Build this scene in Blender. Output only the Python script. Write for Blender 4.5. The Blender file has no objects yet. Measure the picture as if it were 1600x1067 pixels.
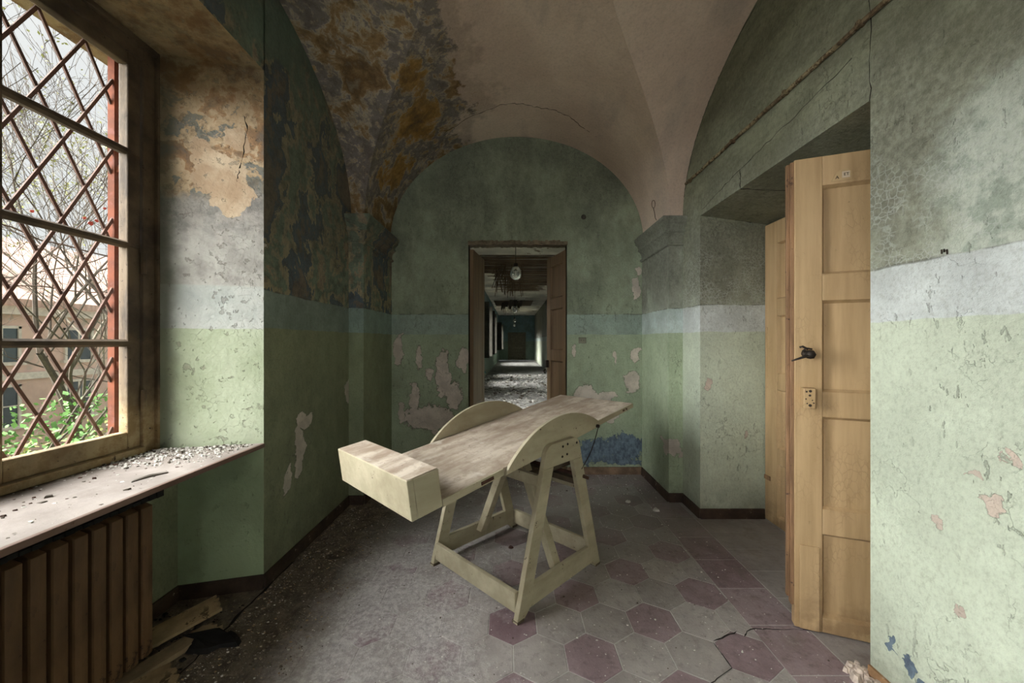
import bpy, math, random
from mathutils import Vector, noise as mnoise
S = bpy.context.scene
COL = S.collection
rnd = random.Random(7)
# ------------------------------------------------------------------ camera, sky, sun, exposure
cam_d = bpy.data.cameras.new('camera'); cam = bpy.data.objects.new('camera', cam_d); COL.objects.link(cam)
cam.location = (0, 0, 1.3); cam.rotation_euler = (math.pi/2, 0, 0)
cam_d.sensor_width = 36; cam_d.lens = 575/1600*36; cam_d.shift_x = -3/1600; cam_d.shift_y = 1.5/1600
cam_d.clip_start = .02; cam_d.clip_end = 300
S.camera = cam
W = bpy.data.worlds.new('overcast'); S.world = W; W.use_nodes = True
wn = W.node_tree; bg = wn.nodes['Background']
wtc = wn.nodes.new('ShaderNodeTexCoord'); wns = wn.nodes.new('ShaderNodeTexNoise'); wr = wn.nodes.new('ShaderNodeValToRGB')
wns.inputs['Scale'].default_value = 2.2; wns.inputs['Detail'].default_value = 3
wr.color_ramp.elements[0].position = .3; wr.color_ramp.elements[0].color = (.80, .82, .85, 1)
wr.color_ramp.elements[1].position = .7; wr.color_ramp.elements[1].color = (.96, .96, .96, 1)
wn.links.new(wtc.outputs['Generated'], wns.inputs['Vector']); wn.links.new(wns.outputs['Fac'], wr.inputs['Fac'])
wn.links.new(wr.outputs['Color'], bg.inputs['Color']); bg.inputs['Strength'].default_value = 0.78
sun_d = bpy.data.lights.new('sun', 'SUN'); sun = bpy.data.objects.new('sun', sun_d); COL.objects.link(sun)
sun_d.energy = 35; sun_d.angle = math.radians(80); sun_d.color = (1, .985, .95)
_sd = Vector((.78, .30, -.48)).normalized()
sun.rotation_euler = _sd.to_track_quat('-Z', 'Y').to_euler(); sun.location = (-12, -2, 9)
# unseen fill lamp, added in front of the solid wall behind the camera
ar_d = bpy.data.lights.new('rear_fill_light', 'AREA'); ar = bpy.data.objects.new('rear_fill_light', ar_d); COL.objects.link(ar)
ar_d.shape = 'RECTANGLE'; ar_d.size = 2.0; ar_d.size_y = 2.0; ar_d.energy = 38; ar_d.color = (1, .985, .96)
ar.location = (-.85, -2.93, 1.75); ar.rotation_euler = (math.pi/2, 0, 0)
S.view_settings.view_transform = 'Standard'; S.view_settings.look = 'None'
S.view_settings.gamma = 1; S.view_settings.use_curve_mapping = False
S.view_settings.exposure = 0.45
S.cycles.max_bounces = 10; S.cycles.diffuse_bounces = 6; S.cycles.transparent_max_bounces = 16
S.cycles.sample_clamp_indirect = 8

# ------------------------------------------------------------------ material helper
class Mat:
    def __init__(self, name):
        self.m = bpy.data.materials.new(name); self.m.use_nodes = True
        self.t = self.m.node_tree; self.b = self.t.nodes['Principled BSDF']
        self.tc = self.t.nodes.new('ShaderNodeTexCoord')
        self.co = self.tc.outputs['Object']
        s = self.t.nodes.new('ShaderNodeSeparateXYZ'); self.t.links.new(self.co, s.inputs[0])
        self.x, self.y, self.z = s.outputs
        self.b.inputs['Roughness'].default_value = .85
    def put(self, sock, v):
        if v is None: return
        if isinstance(v, (int, float)):
            try: sock.default_value = v
            except TypeError: sock.default_value = (v, v, v)
        elif isinstance(v, tuple):
            n = len(sock.default_value)
            sock.default_value = (tuple(v) + (1,))[:n] if len(v) < n else v[:n]
        else: self.t.links.new(v, sock)
    def math(self, op, a, b=None, c=None, clamp=False):
        n = self.t.nodes.new('ShaderNodeMath'); n.operation = op; n.use_clamp = clamp
        for i, v in enumerate((a, b, c)): self.put(n.inputs[i], v)
        return n.outputs[0]
    def add(self, a, b): return self.math('ADD', a, b)
    def sub(self, a, b): return self.math('SUBTRACT', a, b)
    def mul(self, a, b): return self.math('MULTIPLY', a, b)
    def sm(self, v, lo, hi):
        n = self.t.nodes.new('ShaderNodeMapRange'); n.interpolation_type = 'SMOOTHSTEP'
        self.put(n.inputs['Value'], v)
        if hi > lo: a, b, c, d = lo, hi, 0., 1.
        else: a, b, c, d = hi, lo, 1., 0.
        for k, q in zip(('From Min', 'From Max', 'To Min', 'To Max'), (a, b, c, d)): n.inputs[k].default_value = q
        return n.outputs['Result']
    def vm(self, op, a, b=None, c=None):
        n = self.t.nodes.new('ShaderNodeVectorMath'); n.operation = op
        for i, v in enumerate((a, b, c)): self.put(n.inputs[i], v)
        return n.outputs['Value'] if op in ('LENGTH', 'DISTANCE', 'DOT_PRODUCT') else n.outputs[0]
    def noise(self, scale, detail=4, rough=.55, vec=None, dist=0, col=False):
        n = self.t.nodes.new('ShaderNodeTexNoise')
        self.put(n.inputs['Vector'], self.co if vec is None else vec)
        n.inputs['Scale'].default_value = scale; n.inputs['Detail'].default_value = detail
        n.inputs['Roughness'].default_value = rough; n.inputs['Distortion'].default_value = dist
        return n.outputs['Color'] if col else n.outputs['Fac']
    def voro(self, scale, vec=None, feature='DISTANCE_TO_EDGE', rnd_=1.):
        n = self.t.nodes.new('ShaderNodeTexVoronoi'); n.feature = feature
        self.put(n.inputs['Vector'], self.co if vec is None else vec)
        n.inputs['Scale'].default_value = scale; n.inputs['Randomness'].default_value = rnd_
        return n.outputs['Distance']
    def scl(self, v, s=None): return self.vm('MULTIPLY', self.co if v is None else v, s)
    def warp(self, scale, amt, vec=None, detail=3):
        c = self.noise(scale, detail, vec=vec, col=True)
        c = self.vm('SUBTRACT', c, (.5, .5, .5)); c = self.vm('MULTIPLY', c, (amt, amt, amt))
        return self.vm('ADD', self.co if vec is None else vec, c)
    def mix(self, f, a, b, mode='MIX'):
        n = self.t.nodes.new('ShaderNodeMix'); n.data_type = 'RGBA'; n.blend_type = mode
        self.put(n.inputs[0], f); self.put(n.inputs[6], a); self.put(n.inputs[7], b)
        return n.outputs[2]
    def ramp(self, f, stops, interp='LINEAR'):
        n = self.t.nodes.new('ShaderNodeValToRGB'); e = n.color_ramp.elements; n.color_ramp.interpolation = interp
        while len(e) < len(stops): e.new(.5)
        for el, (p, c) in zip(e, stops): el.position = p; el.color = tuple(c)+(1,)
        self.put(n.inputs['Fac'], f); return n.outputs['Color']
    def blobs(self, vec, lst):
        """distance field of ellipses (centre, radii) in object space"""
        d = None
        for c, r in lst:
            k = tuple(0 if q == 0 else 1/q for q in r)
            v = self.vm('MULTIPLY_ADD', vec, k, tuple(-c[i]*k[i] for i in range(3)))
            l = self.vm('LENGTH', v)
            d = l if d is None else self.math('MINIMUM', d, l)
        return d
    def vary(self, col, amt, scale=6, detail=5):
        f = self.noise(scale, detail, .6)
        g = self.ramp(f, [(.3, (1-amt,)*3), (.7, (1+amt*.4,)*3)])
        return self.mix(1., col, g, 'MULTIPLY')
    def done(self, col, rough=.85, h=None, bump=.3, dist=.01, metal=0, spec=.3):
        self.put(self.b.inputs['Base Color'], col); self.put(self.b.inputs['Roughness'], rough)
        self.b.inputs['Metallic'].default_value = metal; self.b.inputs['Specular IOR Level'].default_value = spec
        if h is not None:
            n = self.t.nodes.new('ShaderNodeBump'); n.inputs['Strength'].default_value = bump
            n.inputs['Distance'].default_value = dist
            self.put(n.inputs['Height'], h); self.t.links.new(n.outputs[0], self.b.inputs['Normal'])
        return self.m

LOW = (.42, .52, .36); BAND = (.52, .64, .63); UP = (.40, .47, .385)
PLAST = (.66, .59, .53)
def wall_mat(name, low=LOW, band=BAND, up=UP, plaster=PLAST, peel=(), peel_amt=.0, under=(), mold=0.5, mold_lo=1.6, mold_hi=2.4,
             moldcol=(.085, .088, .07), mold_bias=0., crackle=.5, seed=0., upper_fn=None, foot=.5, upper_peel=()):
    m = Mat(name)
    P = m.vm('ADD', m.co, (seed, seed*.7, seed*1.3))
    Pw = m.warp(5, .15, m.co); Pw = m.warp(17, .075, Pw, 5); Pw = m.warp(60, .02, Pw, 3)
    zw = m.add(m.z, m.mul(m.sub(m.noise(9, 4, vec=P), .5), .018))
    # paint colours of the three zones
    lowc = m.mix(m.sm(m.noise(1.6, 4, vec=P), .35, .7), tuple(c*.80 for c in low), low)
    lowc = m.mix(m.mul(m.sm(m.noise(7, 6, .65, vec=P), .5, .72), .35), lowc, tuple(min(1, c*1.18) for c in low))
    bandc = m.mix(m.sm(m.noise(4, 6, .65, vec=P), .35, .7), tuple(c*.74 for c in band), band)
    upc = m.mix(m.sm(m.noise(2.3, 5, .6, vec=P), .32, .66), tuple(c*.66 for c in up), up)
    upc = m.mix(m.mul(m.sm(m.noise(11, 6, .7, vec=P), .45, .7), .35), upc, tuple(c*.55 for c in up))
    if upper_fn: upc = upper_fn(m, P, Pw, upc)
    # mould
    streak = m.noise(3.0, 6, .68, vec=m.scl(P, (1, 1, .45)))
    prof = m.sm(m.z, mold_lo-.12, mold_hi) if mold_hi > mold_lo else m.sm(m.z, mold_lo, mold_hi)
    mf = m.sm(m.add(m.add(streak, m.mul(prof, .22)), mold_bias), .50, .78)
    fine = m.sm(m.noise(38, 6, .75, vec=P), .3, .68)
    mf = m.mul(m.mul(mf, m.add(m.mul(fine, .55), .45)), mold)
    mf = m.mul(mf, m.sm(zw, mold_lo-.03, mold_lo+.02))
    upc = m.mix(mf, upc, moldcol)
    f1 = m.sm(zw, 1.376, 1.381); f2 = m.sm(zw, 1.573, 1.580)
    col = m.mix(f1, lowc, bandc); col = m.mix(f2, col, upc)
    line = m.mul(m.sm(m.math('ABSOLUTE', m.sub(zw, 1.578)), .008, .002), m.sm(m.noise(14, 3, vec=P), .42, .6))
    col = m.mix(m.mul(line, .6), col, (.08, .08, .07))
    # grime at the foot
    ft = m.mul(m.sm(m.z, .34, .0), m.sm(m.noise(6, 5, .6, vec=P), .35, .65))
    col = m.mix(m.mul(ft, foot), col, (.10, .085, .06))
    if name == 'wall_paint_right':
        pale = m.mul(m.mul(m.sm(m.add(m.y, m.mul(m.sub(m.noise(3, 5, .6, vec=P), .5), .35)), 1.26, 1.12), m.sm(m.add(m.z, m.mul(m.sub(m.noise(4, 5, .6, vec=P), .5), .4)), 2.12, 1.98)), m.sm(zw, 1.575, 1.58))
        col = m.mix(m.mul(pale, .75), col, m.mix(m.sm(m.noise(9, 6, .7, vec=P), .45, .62), (.56, .62, .55), (.30, .36, .31)))
        net = m.mul(m.sm(m.voro(44, m.warp(30, .02, P, 3)), .10, .03), m.mul(m.sm(m.z, 2.25, 1.75), m.sm(m.noise(5, 4, vec=P), .42, .55)))
        col = m.mix(m.mul(m.mul(net, m.sm(zw, 1.575, 1.58)), .45), col, (.50, .53, .50))
        topd = m.mul(m.sm(m.add(m.z, m.mul(m.sub(m.noise(2.5, 5, .6, vec=P), .5), .9)), 2.0, 2.5), .5)
        col = m.mix(topd, col, m.mix(m.sm(m.noise(7, 6, .7, vec=m.scl(P, (1, .35, 1))), .4, .62), (.115, .115, .06), (.25, .27, .17)))
    # small dings and cracks
    vw = m.warp(9, .30, P, 7)
    e = m.voro(3.6, vw); e2 = m.voro(15, m.warp(19, .10, P, 4))
    cm = m.sm(m.noise(2.6, 4, vec=P), .54, .62)
    cmA = m.mul(m.sm(e, .004, .001), m.mul(m.sm(m.noise(5.5, 3, vec=P), .54, .62), crackle))
    cm2 = m.mul(m.mul(m.sm(e2, .026, .006), m.mul(cm, m.sm(m.noise(8, 3, vec=P), .46, .6))), crackle)
    crk = m.math('MAXIMUM', cmA, cm2)
    chips = m.mul(m.sm(m.noise(36, 4, .62, vec=m.scl(P, (1.3, 1.3, .45))), .64, .665), m.sm(m.noise(2.6, 3, vec=P), .42, .62))
    crk = m.math('MAXIMUM', crk, m.mul(chips, .8))
    col = m.mix(m.mul(crk, .6), col, (.11, .11, .09))
    grit = m.mul(m.noise(85, 5, .72, vec=m.scl(P, (1, 1, .7))), 1.0)
    gg = m.ramp(grit, [(.32, (.80, .80, .78)), (.5, (1, 1, 1)), (.68, (1.07, 1.07, 1.06))])
    col = m.mix(1., col, gg, 'MULTIPLY')
    mott = m.ramp(m.noise(13, 6, .68, vec=m.scl(P, (1, 1, .55))), [(.33, (.86, .86, .84)), (.55, (1, 1, 1)), (.7, (1.05, 1.05, 1.05))])
    col = m.mix(.35 if name == 'wall_paint_right' else 1., col, mott, 'MULTIPLY')
    # peeled areas: plaster or an older blue coat comes through
    h = m.mul(m.noise(60, 6, .7, vec=P), .45)
    h = m.add(h, m.mul(m.noise(6, 4, vec=P), .8))
    h = m.sub(h, m.mul(crk, .9))
    gen = m.noise(3.1, 5, .62, vec=m.warp(12, .05, P))
    gp = m.sm(gen, .74-peel_amt, .75-peel_amt) if peel_amt > 0 else None
    if peel:
        d = m.blobs(Pw, peel); d = m.add(d, m.mul(m.sub(m.noise(21, 7, .68, vec=P), .5), .95))
        pk = m.sm(d, 1.03, .98); rim = m.mul(m.sm(m.math('ABSOLUTE', m.sub(d, 1.05)), .07, .0), .5)
        if gp is not None: pk = m.math('MAXIMUM', pk, gp)
    else: pk, rim = gp, None
    if under:
        d2 = m.blobs(Pw, under); d2 = m.add(d2, m.mul(m.sub(m.noise(15, 7, .7, vec=P), .5), 2.4))
        uk = m.sm(d2, 1.03, .98)
        col = m.mix(uk, col, m.mix(m.sm(m.noise(22, 6, .68, vec=m.scl(P, (1, 1, .7))), .35, .65), (.06, .085, .125), (.16, .22, .28)))
        h = m.sub(h, m.mul(uk, .6))
    if pk is not None:
        pc = m.mix(m.sm(m.noise(8, 5, .6, vec=P), .35, .7), tuple(c*.72 for c in plaster), plaster)
        pc = m.mix(m.mul(m.sm(m.noise(45, 5, .6, vec=P), .6, .7), .5), pc, (.16, .17, .13))
        if rim is not None: col = m.mix(rim, col, (.13, .13, .10))
        col = m.mix(pk, col, pc); h = m.sub(h, m.mul(pk, .8))
    return m.done(col, .72, h, .8, .014, spec=.4)

def stained(m, P, Pw, base):
    """dark blue, ochre and brown water damage on the window side"""
    n1 = m.noise(2.3, 7, .64, vec=m.warp(4, .20, m.scl(P, (1, 1, .7)), 5))
    c = m.ramp(n1, [(.30, (.27, .21, .15)), (.42, (.19, .15, .12)), (.45, (.10, .13, .155)), (.485, (.085, .115, .14)),
                    (.495, (.38, .32, .20)), (.53, (.30, .27, .19)), (.54, (.17, .22, .165)), (.59, (.22, .27, .20)), (.60, (.36, .29, .20)), (.70, (.20, .16, .13))])
    c = m.mix(m.mul(m.sm(m.noise(14, 6, .7, vec=P), .45, .65), .55), c, (.055, .055, .05))
    g = m.sm(m.add(m.z, m.mul(m.sub(m.noise(2.2, 4, vec=P), .5), 1.1)), 2.75, 2.85)
    g = m.mul(g, m.sm(m.noise(1.5, 3, vec=P), .40, .5))
    c = m.mix(g, c, (.14, .20, .155))
    return c

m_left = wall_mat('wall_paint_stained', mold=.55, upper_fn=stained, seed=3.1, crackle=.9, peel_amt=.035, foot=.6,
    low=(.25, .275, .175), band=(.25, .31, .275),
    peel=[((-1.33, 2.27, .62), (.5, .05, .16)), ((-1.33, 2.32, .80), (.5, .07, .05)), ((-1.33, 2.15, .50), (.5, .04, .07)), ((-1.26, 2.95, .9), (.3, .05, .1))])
m_right = wall_mat('wall_paint_right', mold=.85, mold_lo=1.58, mold_hi=2.0, mold_bias=.10, seed=11.3, crackle=.6,
    low=(.61, .68, .555), band=(.67, .72, .72), up=(.47, .50, .40), moldcol=(.13, .13, .10), plaster=(.64, .54, .46),
    peel=[((1.378, 1.02, .98), (.3, .018, .02)), ((1.378, 1.06, .82), (.3, .02, .035)), ((1.378, 1.09, .90), (.3, .02, .012)),
          ((1.378, 1.21, .72), (.3, .025, .02)), ((1.45, 2.72, .985), (.03, .4, .045)), ((1.70, 2.72, .60), (.02, .4, .03)), ((1.378, 1.17, .46), (.3, .02, .012))],
    under=[((1.378, 1.30, .17), (.3, .02, .035)), ((1.378, 1.25, .14), (.3, .015, .02)), ((1.378, 1.35, .2), (.3, .01, .03))])
m_back = wall_mat('wall_paint_back', mold=.62, mold_lo=1.58, mold_hi=3.0, mold_bias=.0, seed=23.7, crackle=.55,
    low=(.36, .43, .31), band=(.34, .43, .38), up=(.33, .385, .285),
    peel=[((.70, 3.63, .80), (.10, .9, .085)), ((.82, 3.63, .75), (.14, .9, .05)), ((1.17, 3.63, .91), (.075, .9, .105)), ((.93, 3.63, .79), (.1, .9, .045)),
          ((1.19, 3.63, 1.18), (.05, .9, .055)), ((1.20, 3.63, 1.83), (.035, .9, .10)), ((1.21, 3.63, 2.0), (.02, .9, .05)), ((.99, 3.63, 1.16), (.016, .9, .06)), ((.60, 3.63, 1.2), (.02, .9, .06)), ((.95, 3.63, .62), (.07, .9, .10)),
          ((-1.13, 3.63, 1.24), (.055, .9, .15)), ((-.95, 3.63, 1.16), (.03, .9, .12)), ((-.70, 3.63, 1.0), (.075, .9, .24)), ((-.60, 3.63, .78), (.09, .9, .15)),
          ((-.85, 3.63, .55), (.24, .9, .12)), ((-.98, 3.63, .75), (.05, .9, .14)), ((-.5, 3.63, 1.12), (.045, .9, .13)), ((-.84, 3.63, .98), (.04, .9, .06)), ((-1.12, 3.63, .6), (.03, .9, .1))],
    under=[((.98, 3.63, .25), (.34, .9, .10)), ((1.15, 3.63, .28), (.13, .9, .12)), ((.75, 3.63, .2), (.16, .9, .11)), ((1.0, 3.63, .13), (.3, .9, .045))])

def ceiling_mat():
    m = Mat('vault_plaster')
    P = m.warp(3, .12)
    base = m.mix(m.sm(m.noise(1.3, 4, .55), .35, .68), (.58, .455, .375), (.73, .60, .50))
    base = m.mix(m.mul(m.sm(m.noise(2.4, 5, .6, vec=m.scl(None, (1.2, .35, .5))), .54, .70), .45), base, (.37, .32, .285))
    # water damage over the window side
    edge = m.add(m.add(m.x, m.mul(m.sub(m.noise(1.7, 5, .65), .5), 1.2)), m.mul(m.sub(m.noise(14, 5, .65), .5), .28))
    dm = m.sm(edge, -.36, -.43)
    n1 = m.noise(1.9, 7, .66, vec=m.warp(3, .35, None, 5))
    dc = m.ramp(n1, [(.28, (.10, .07, .05)), (.36, (.26, .15, .05)), (.42, (.38, .23, .08)), (.45, (.40, .34, .25)), (.47, (.20, .175, .155)), (.51, (.22, .195, .185)),
                     (.53, (.44, .38, .29)), (.56, (.30, .20, .10)), (.62, (.17, .105, .05)), (.72, (.36, .31, .23))])
    dc = m.mix(m.mul(m.sm(m.noise(11, 6, .72), .42, .64), .48), dc, (.09, .07, .05))
    dc = m.mix(m.mul(m.sm(m.noise(6, 6, .7), .58, .66), .6), dc, (.36, .31, .23))
    hal = m.sm(m.math('ABSOLUTE', m.add(edge, .33)), .13, .0)
    base = m.mix(m.mul(hal, .35), base, (.19, .15, .115))
    col = m.mix(dm, base, dc)
    h = m.add(m.mul(m.noise(9, 6, .6), .5), m.mul(m.mul(m.noise(5, 6, .7), dm), 1.1))
    h = m.sub(h, m.mul(dm, .35)); 
    gg = m.ramp(m.noise(60, 6, .74), [(.32, (.84, .84, .84)), (.5, (1, 1, 1)), (.68, (1.06, 1.06, 1.06))]); col = m.mix(1., col, gg, 'MULTIPLY')
    return m.done(col, .9, h, .75, .02, spec=.2)
m_vault = ceiling_mat()

def jamb_mat():
    m = Mat('window_reveal_plaster')
    z = m.add(m.z, m.mul(m.sub(m.noise(3, 5, .6), .5), .55))
    low = m.mix(m.sm(m.noise(3, 5, .6), .35, .65), (.31, .355, .245), (.41, .455, .34))
    band = m.mix(m.sm(m.noise(5, 5), .35, .65), (.33, .355, .34), (.45, .465, .445))
    up = m.mix(m.sm(m.noise(4, 6, .65), .35, .62), (.23, .22, .205), (.40, .39, .365))
    n1 = m.noise(3.2, 6, .62, vec=m.warp(5, .2, None, 4))
    st = m.ramp(n1, [(.32, (.13, .14, .14)), (.42, (.24, .15, .09)), (.475, (.36, .22, .12)), (.50, (.52, .40, .27)), (.55, (.44, .32, .20)), (.565, (.17, .18, .17)), (.68, (.30, .22, .14))])
    st = m.mix(m.mul(m.sm(m.noise(18, 6, .7), .48, .66), .6), st, (.10, .085, .065))
    zr = m.add(m.z, m.mul(m.sub(m.noise(8, 4), .5), .012))
    c = m.mix(m.sm(zr, 1.368, 1.374), low, band); c = m.mix(m.sm(zr, 1.59, 1.60), c, up)
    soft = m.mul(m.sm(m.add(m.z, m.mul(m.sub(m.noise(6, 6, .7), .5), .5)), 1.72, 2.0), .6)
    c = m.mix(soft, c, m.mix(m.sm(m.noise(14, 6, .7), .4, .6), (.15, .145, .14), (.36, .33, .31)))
    c = m.mix(m.sm(z, 2.02, 2.10), c, st)
    Pw = m.warp(6, .14); Pw = m.warp(20, .06, Pw, 5)
    d = m.add(m.blobs(Pw, [((-1.53, 1.9, 2.16), (.12, 3, .12)), ((-1.60, 1.9, 2.26), (.06, 3, .10)), ((-1.47, 1.9, 2.06), (.10, 3, .09)), ((-1.45, 1.9, 2.36), (.05, 3, .05))]), m.mul(m.sub(m.noise(18, 6, .65), .5), .8))
    c = m.mix(m.sm(d, 1.03, .98), c, m.mix(m.sm(m.noise(7, 5), .35, .65), (.42, .30, .20), (.55, .44, .32)))
    c = m.mix(m.mul(m.sm(m.add(m.x, m.mul(m.sub(m.noise(7, 5, .65), .5), .12)), -1.68, -1.75), .6), c, (.13, .15, .125))
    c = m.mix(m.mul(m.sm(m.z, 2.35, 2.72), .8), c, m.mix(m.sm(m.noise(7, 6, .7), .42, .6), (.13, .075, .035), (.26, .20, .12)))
    e = m.voro(12, m.warp(14, .14, None, 5)); chips = m.sm(m.noise(28, 4, .6), .62, .66)
    ck = m.math('MAXIMUM', m.mul(m.mul(m.sm(e, .018, .004), m.sm(m.noise(5, 3), .54, .62)), .6), chips)
    c = m.mix(m.mul(ck, .45), c, (.14, .13, .11))
    c = m.mix(m.mul(m.sm(m.z, .80, .72), .8), c, m.mix(m.sm(m.noise(2, 4), .4, .6), (.22, .28, .17), (.30, .38, .24)))
    h = m.add(m.mul(m.noise(40, 5), .4), m.sub(m.noise(5, 5, .6), ck))
    return m.done(c, .85, h, .6, .012, spec=.25)
m_jamb = jamb_mat()

def plain(name, col, rough=.7, amt=.25, scale=8, bump=.2, dist=.004, metal=0, chip=None, chipt=.66, chips=18, stretch=None, spec=.4):
    m = Mat(name); v = m.scl(None, stretch) if stretch else None
    c = m.mix(m.sm(m.noise(scale, 6, .62, vec=v), .3, .7), tuple(q*(1-amt) for q in col), tuple(min(1, q*(1+amt*.35)) for q in col))
    h = m.noise(scale*5, 5, .6, vec=v)
    if chip:
        k = m.mul(m.sm(m.noise(chips, 6, .7), chipt, chipt+.02), m.sm(m.noise(3, 3), .35, .5))
        c = m.mix(k, c, chip); h = m.sub(h, m.mul(k, .8))
    return m.done(c, rough, h, bump, dist, metal, spec)

def door_mat(name, a, b):
    m = Mat(name); v = m.scl(None, (5, 5, .35))
    c = m.mix(m.sm(m.noise(4, 5, .6, vec=v), .3, .7), a, b)
    e = m.voro(55, m.warp(20, .03, m.scl(None, (1, 1, .45))))
    ck = m.mul(m.mul(m.sm(e, .07, .02), m.sm(m.noise(3.5, 4), .46, .62)), .5)
    c = m.mix(m.mul(ck, .5), c, (.20, .11, .05))
    k = m.mul(m.sm(m.noise(26, 6, .7), .67, .69), m.sm(m.noise(4, 3), .45, .55))
    c = m.mix(k, c, (.10, .05, .025))
    gr = m.mul(m.sm(m.z, .30, .0), m.sm(m.noise(9, 5, .6), .4, .62))
    c = m.mix(m.mul(gr, .55), c, (.16, .09, .045))
    h = m.sub(m.mul(m.noise(50, 4, vec=m.scl(None, (1, 1, .15))), .4), m.add(m.mul(ck, .4), k))
    return m.done(c, .55, h, .4, .006, spec=.4)
m_door = door_mat('door_paint', (.38, .255, .13), (.50, .35, .195))
m_door2 = door_mat('door_paint_brown', (.16, .10, .05), (.23, .15, .08))
m_dooredge = plain('door_edge_wood', (.30, .17, .09), amt=.5, scale=10, stretch=(2, 2, .2), chip=(.06, .03, .02), chipt=.6)
m_doorgrey = plain('old_door_brown_grey', (.16, .14, .10), amt=.3)

def table_mat():
    m = Mat('cream_table_paint')
    g = m.noise(3.0, 6, .6, vec=m.scl(None, (.8, 3, 3)))
    c = m.mix(m.sm(g, .3, .7), (.32, .285, .195), (.45, .405, .295))
    c = m.mix(m.mul(m.sm(m.noise(30, 5, .7), .52, .64), .25), c, (.33, .27, .19))
    c = m.mix(m.mul(m.sm(m.noise(2.6, 6, .7), .48, .68), .45), c, (.27, .22, .145))
    k = m.mul(m.sm(m.noise(34, 6, .72), .645, .66), m.sm(m.noise(4, 3), .40, .5))
    c = m.mix(k, c, (.075, .045, .03))
    return m.done(c, .5, m.sub(m.mul(m.noise(70, 4), .3), k), .35, .004, spec=.4)
m_table = table_mat()
def tabletop_mat():
    m = Mat('dusty_table_top')
    g = m.noise(2.4, 6, .62, vec=m.scl(None, (1, 3.2, 1)))
    c = m.mix(m.sm(g, .35, .68), (.31, .24, .185), (.60, .535, .455))
    c = m.mix(m.mul(m.sm(m.noise(16, 7, .75), .47, .66), .6), c, (.27, .205, .155))
    sp = m.mul(m.sm(m.noise(70, 5, .75), .63, .67), m.sm(m.noise(5, 3), .45, .6))
    c = m.mix(sp, c, (.10, .07, .05))
    c = m.mix(m.mul(m.sm(m.noise(6, 5, .6), .60, .74), .6), c, (.68, .64, .58))
    return m.done(c, .75, m.noise(60, 6, .7), .3, .004, spec=.3)
m_top = tabletop_mat()
m_tabledark = plain('worn_dark_edge', (.10, .075, .05), amt=.4)
m_iron = plain('dark_iron', (.035, .026, .02), .6, .5, metal=.4)
m_rust = plain('rusty_iron', (.075, .036, .024), .85, .5, 20, chip=(.07, .03, .02), chipt=.5)
m_redrust = plain('red_lead_iron', (.13, .032, .012), .95, .4, 14, chip=(.12, .04, .03), chipt=.56)
m_rad = plain('radiator_brown', (.155, .085, .042), .6, .4, 9, chip=(.05, .025, .015), chipt=.58, stretch=(1, 1, .4))
m_blackshade = plain('black_and_shade', (.022, .021, .021), .95, .4, spec=.1)  # matt black: tar paper, rubble, and sill shade on the radiator
def frame_mat():
    m = Mat('window_wood')
    c = m.mix(m.sm(m.noise(5, 6, .65, vec=m.scl(None, (2, .8, .8))), .35, .65), (.055, .040, .030), (.14, .10, .065))
    tan = m.mix(m.sm(m.noise(12, 6, .7), .4, .6), (.27, .18, .085), (.40, .31, .18))
    c = m.mix(m.mul(m.sm(m.add(m.z, m.mul(m.sub(m.noise(4, 4), .5), 1.0)), 1.25, .75), .8), c, tan)
    k = m.sm(m.noise(30, 6, .72), .63, .66); c = m.mix(k, c, (.05, .03, .02))
    return m.done(c, .75, m.sub(m.noise(40, 5, vec=m.scl(None, (1, 1, .3))), k), .5, .005, spec=.3)
m_frame = frame_mat()
def sill_mat():
    m = Mat('dusty_sill')
    c = m.mix(m.sm(m.noise(3, 6, .65), .35, .68), (.21, .18, .165), (.33, .29, .27))
    c = m.mix(m.sm(m.noise(28, 6, .72), .64, .68), c, (.10, .085, .07))
    ed = m.sm(m.x, -1.62, -1.80); c = m.mix(m.mul(ed, m.sm(m.noise(13, 6, .7), .35, .5)), c, (.06, .045, .035))
    c = m.mix(m.mul(m.sm(m.x, -1.338, -1.33), .7), c, (.13, .06, .035))
    return m.done(c, .8, m.noise(50, 6, .7), .4, .005, spec=.3)
m_sill = sill_mat()
def base_mat(name, col):
    return plain(name, col, .8, .5, 9, .4, .01, chip=(.32, .28, .22), chipt=.64)
m_base = base_mat('skirting_brown', (.055, .033, .022)); m_base2 = base_mat('skirting_orange', (.42, .24, .12)); m_base3 = base_mat('skirting_faded', (.20, .13, .085))

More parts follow.
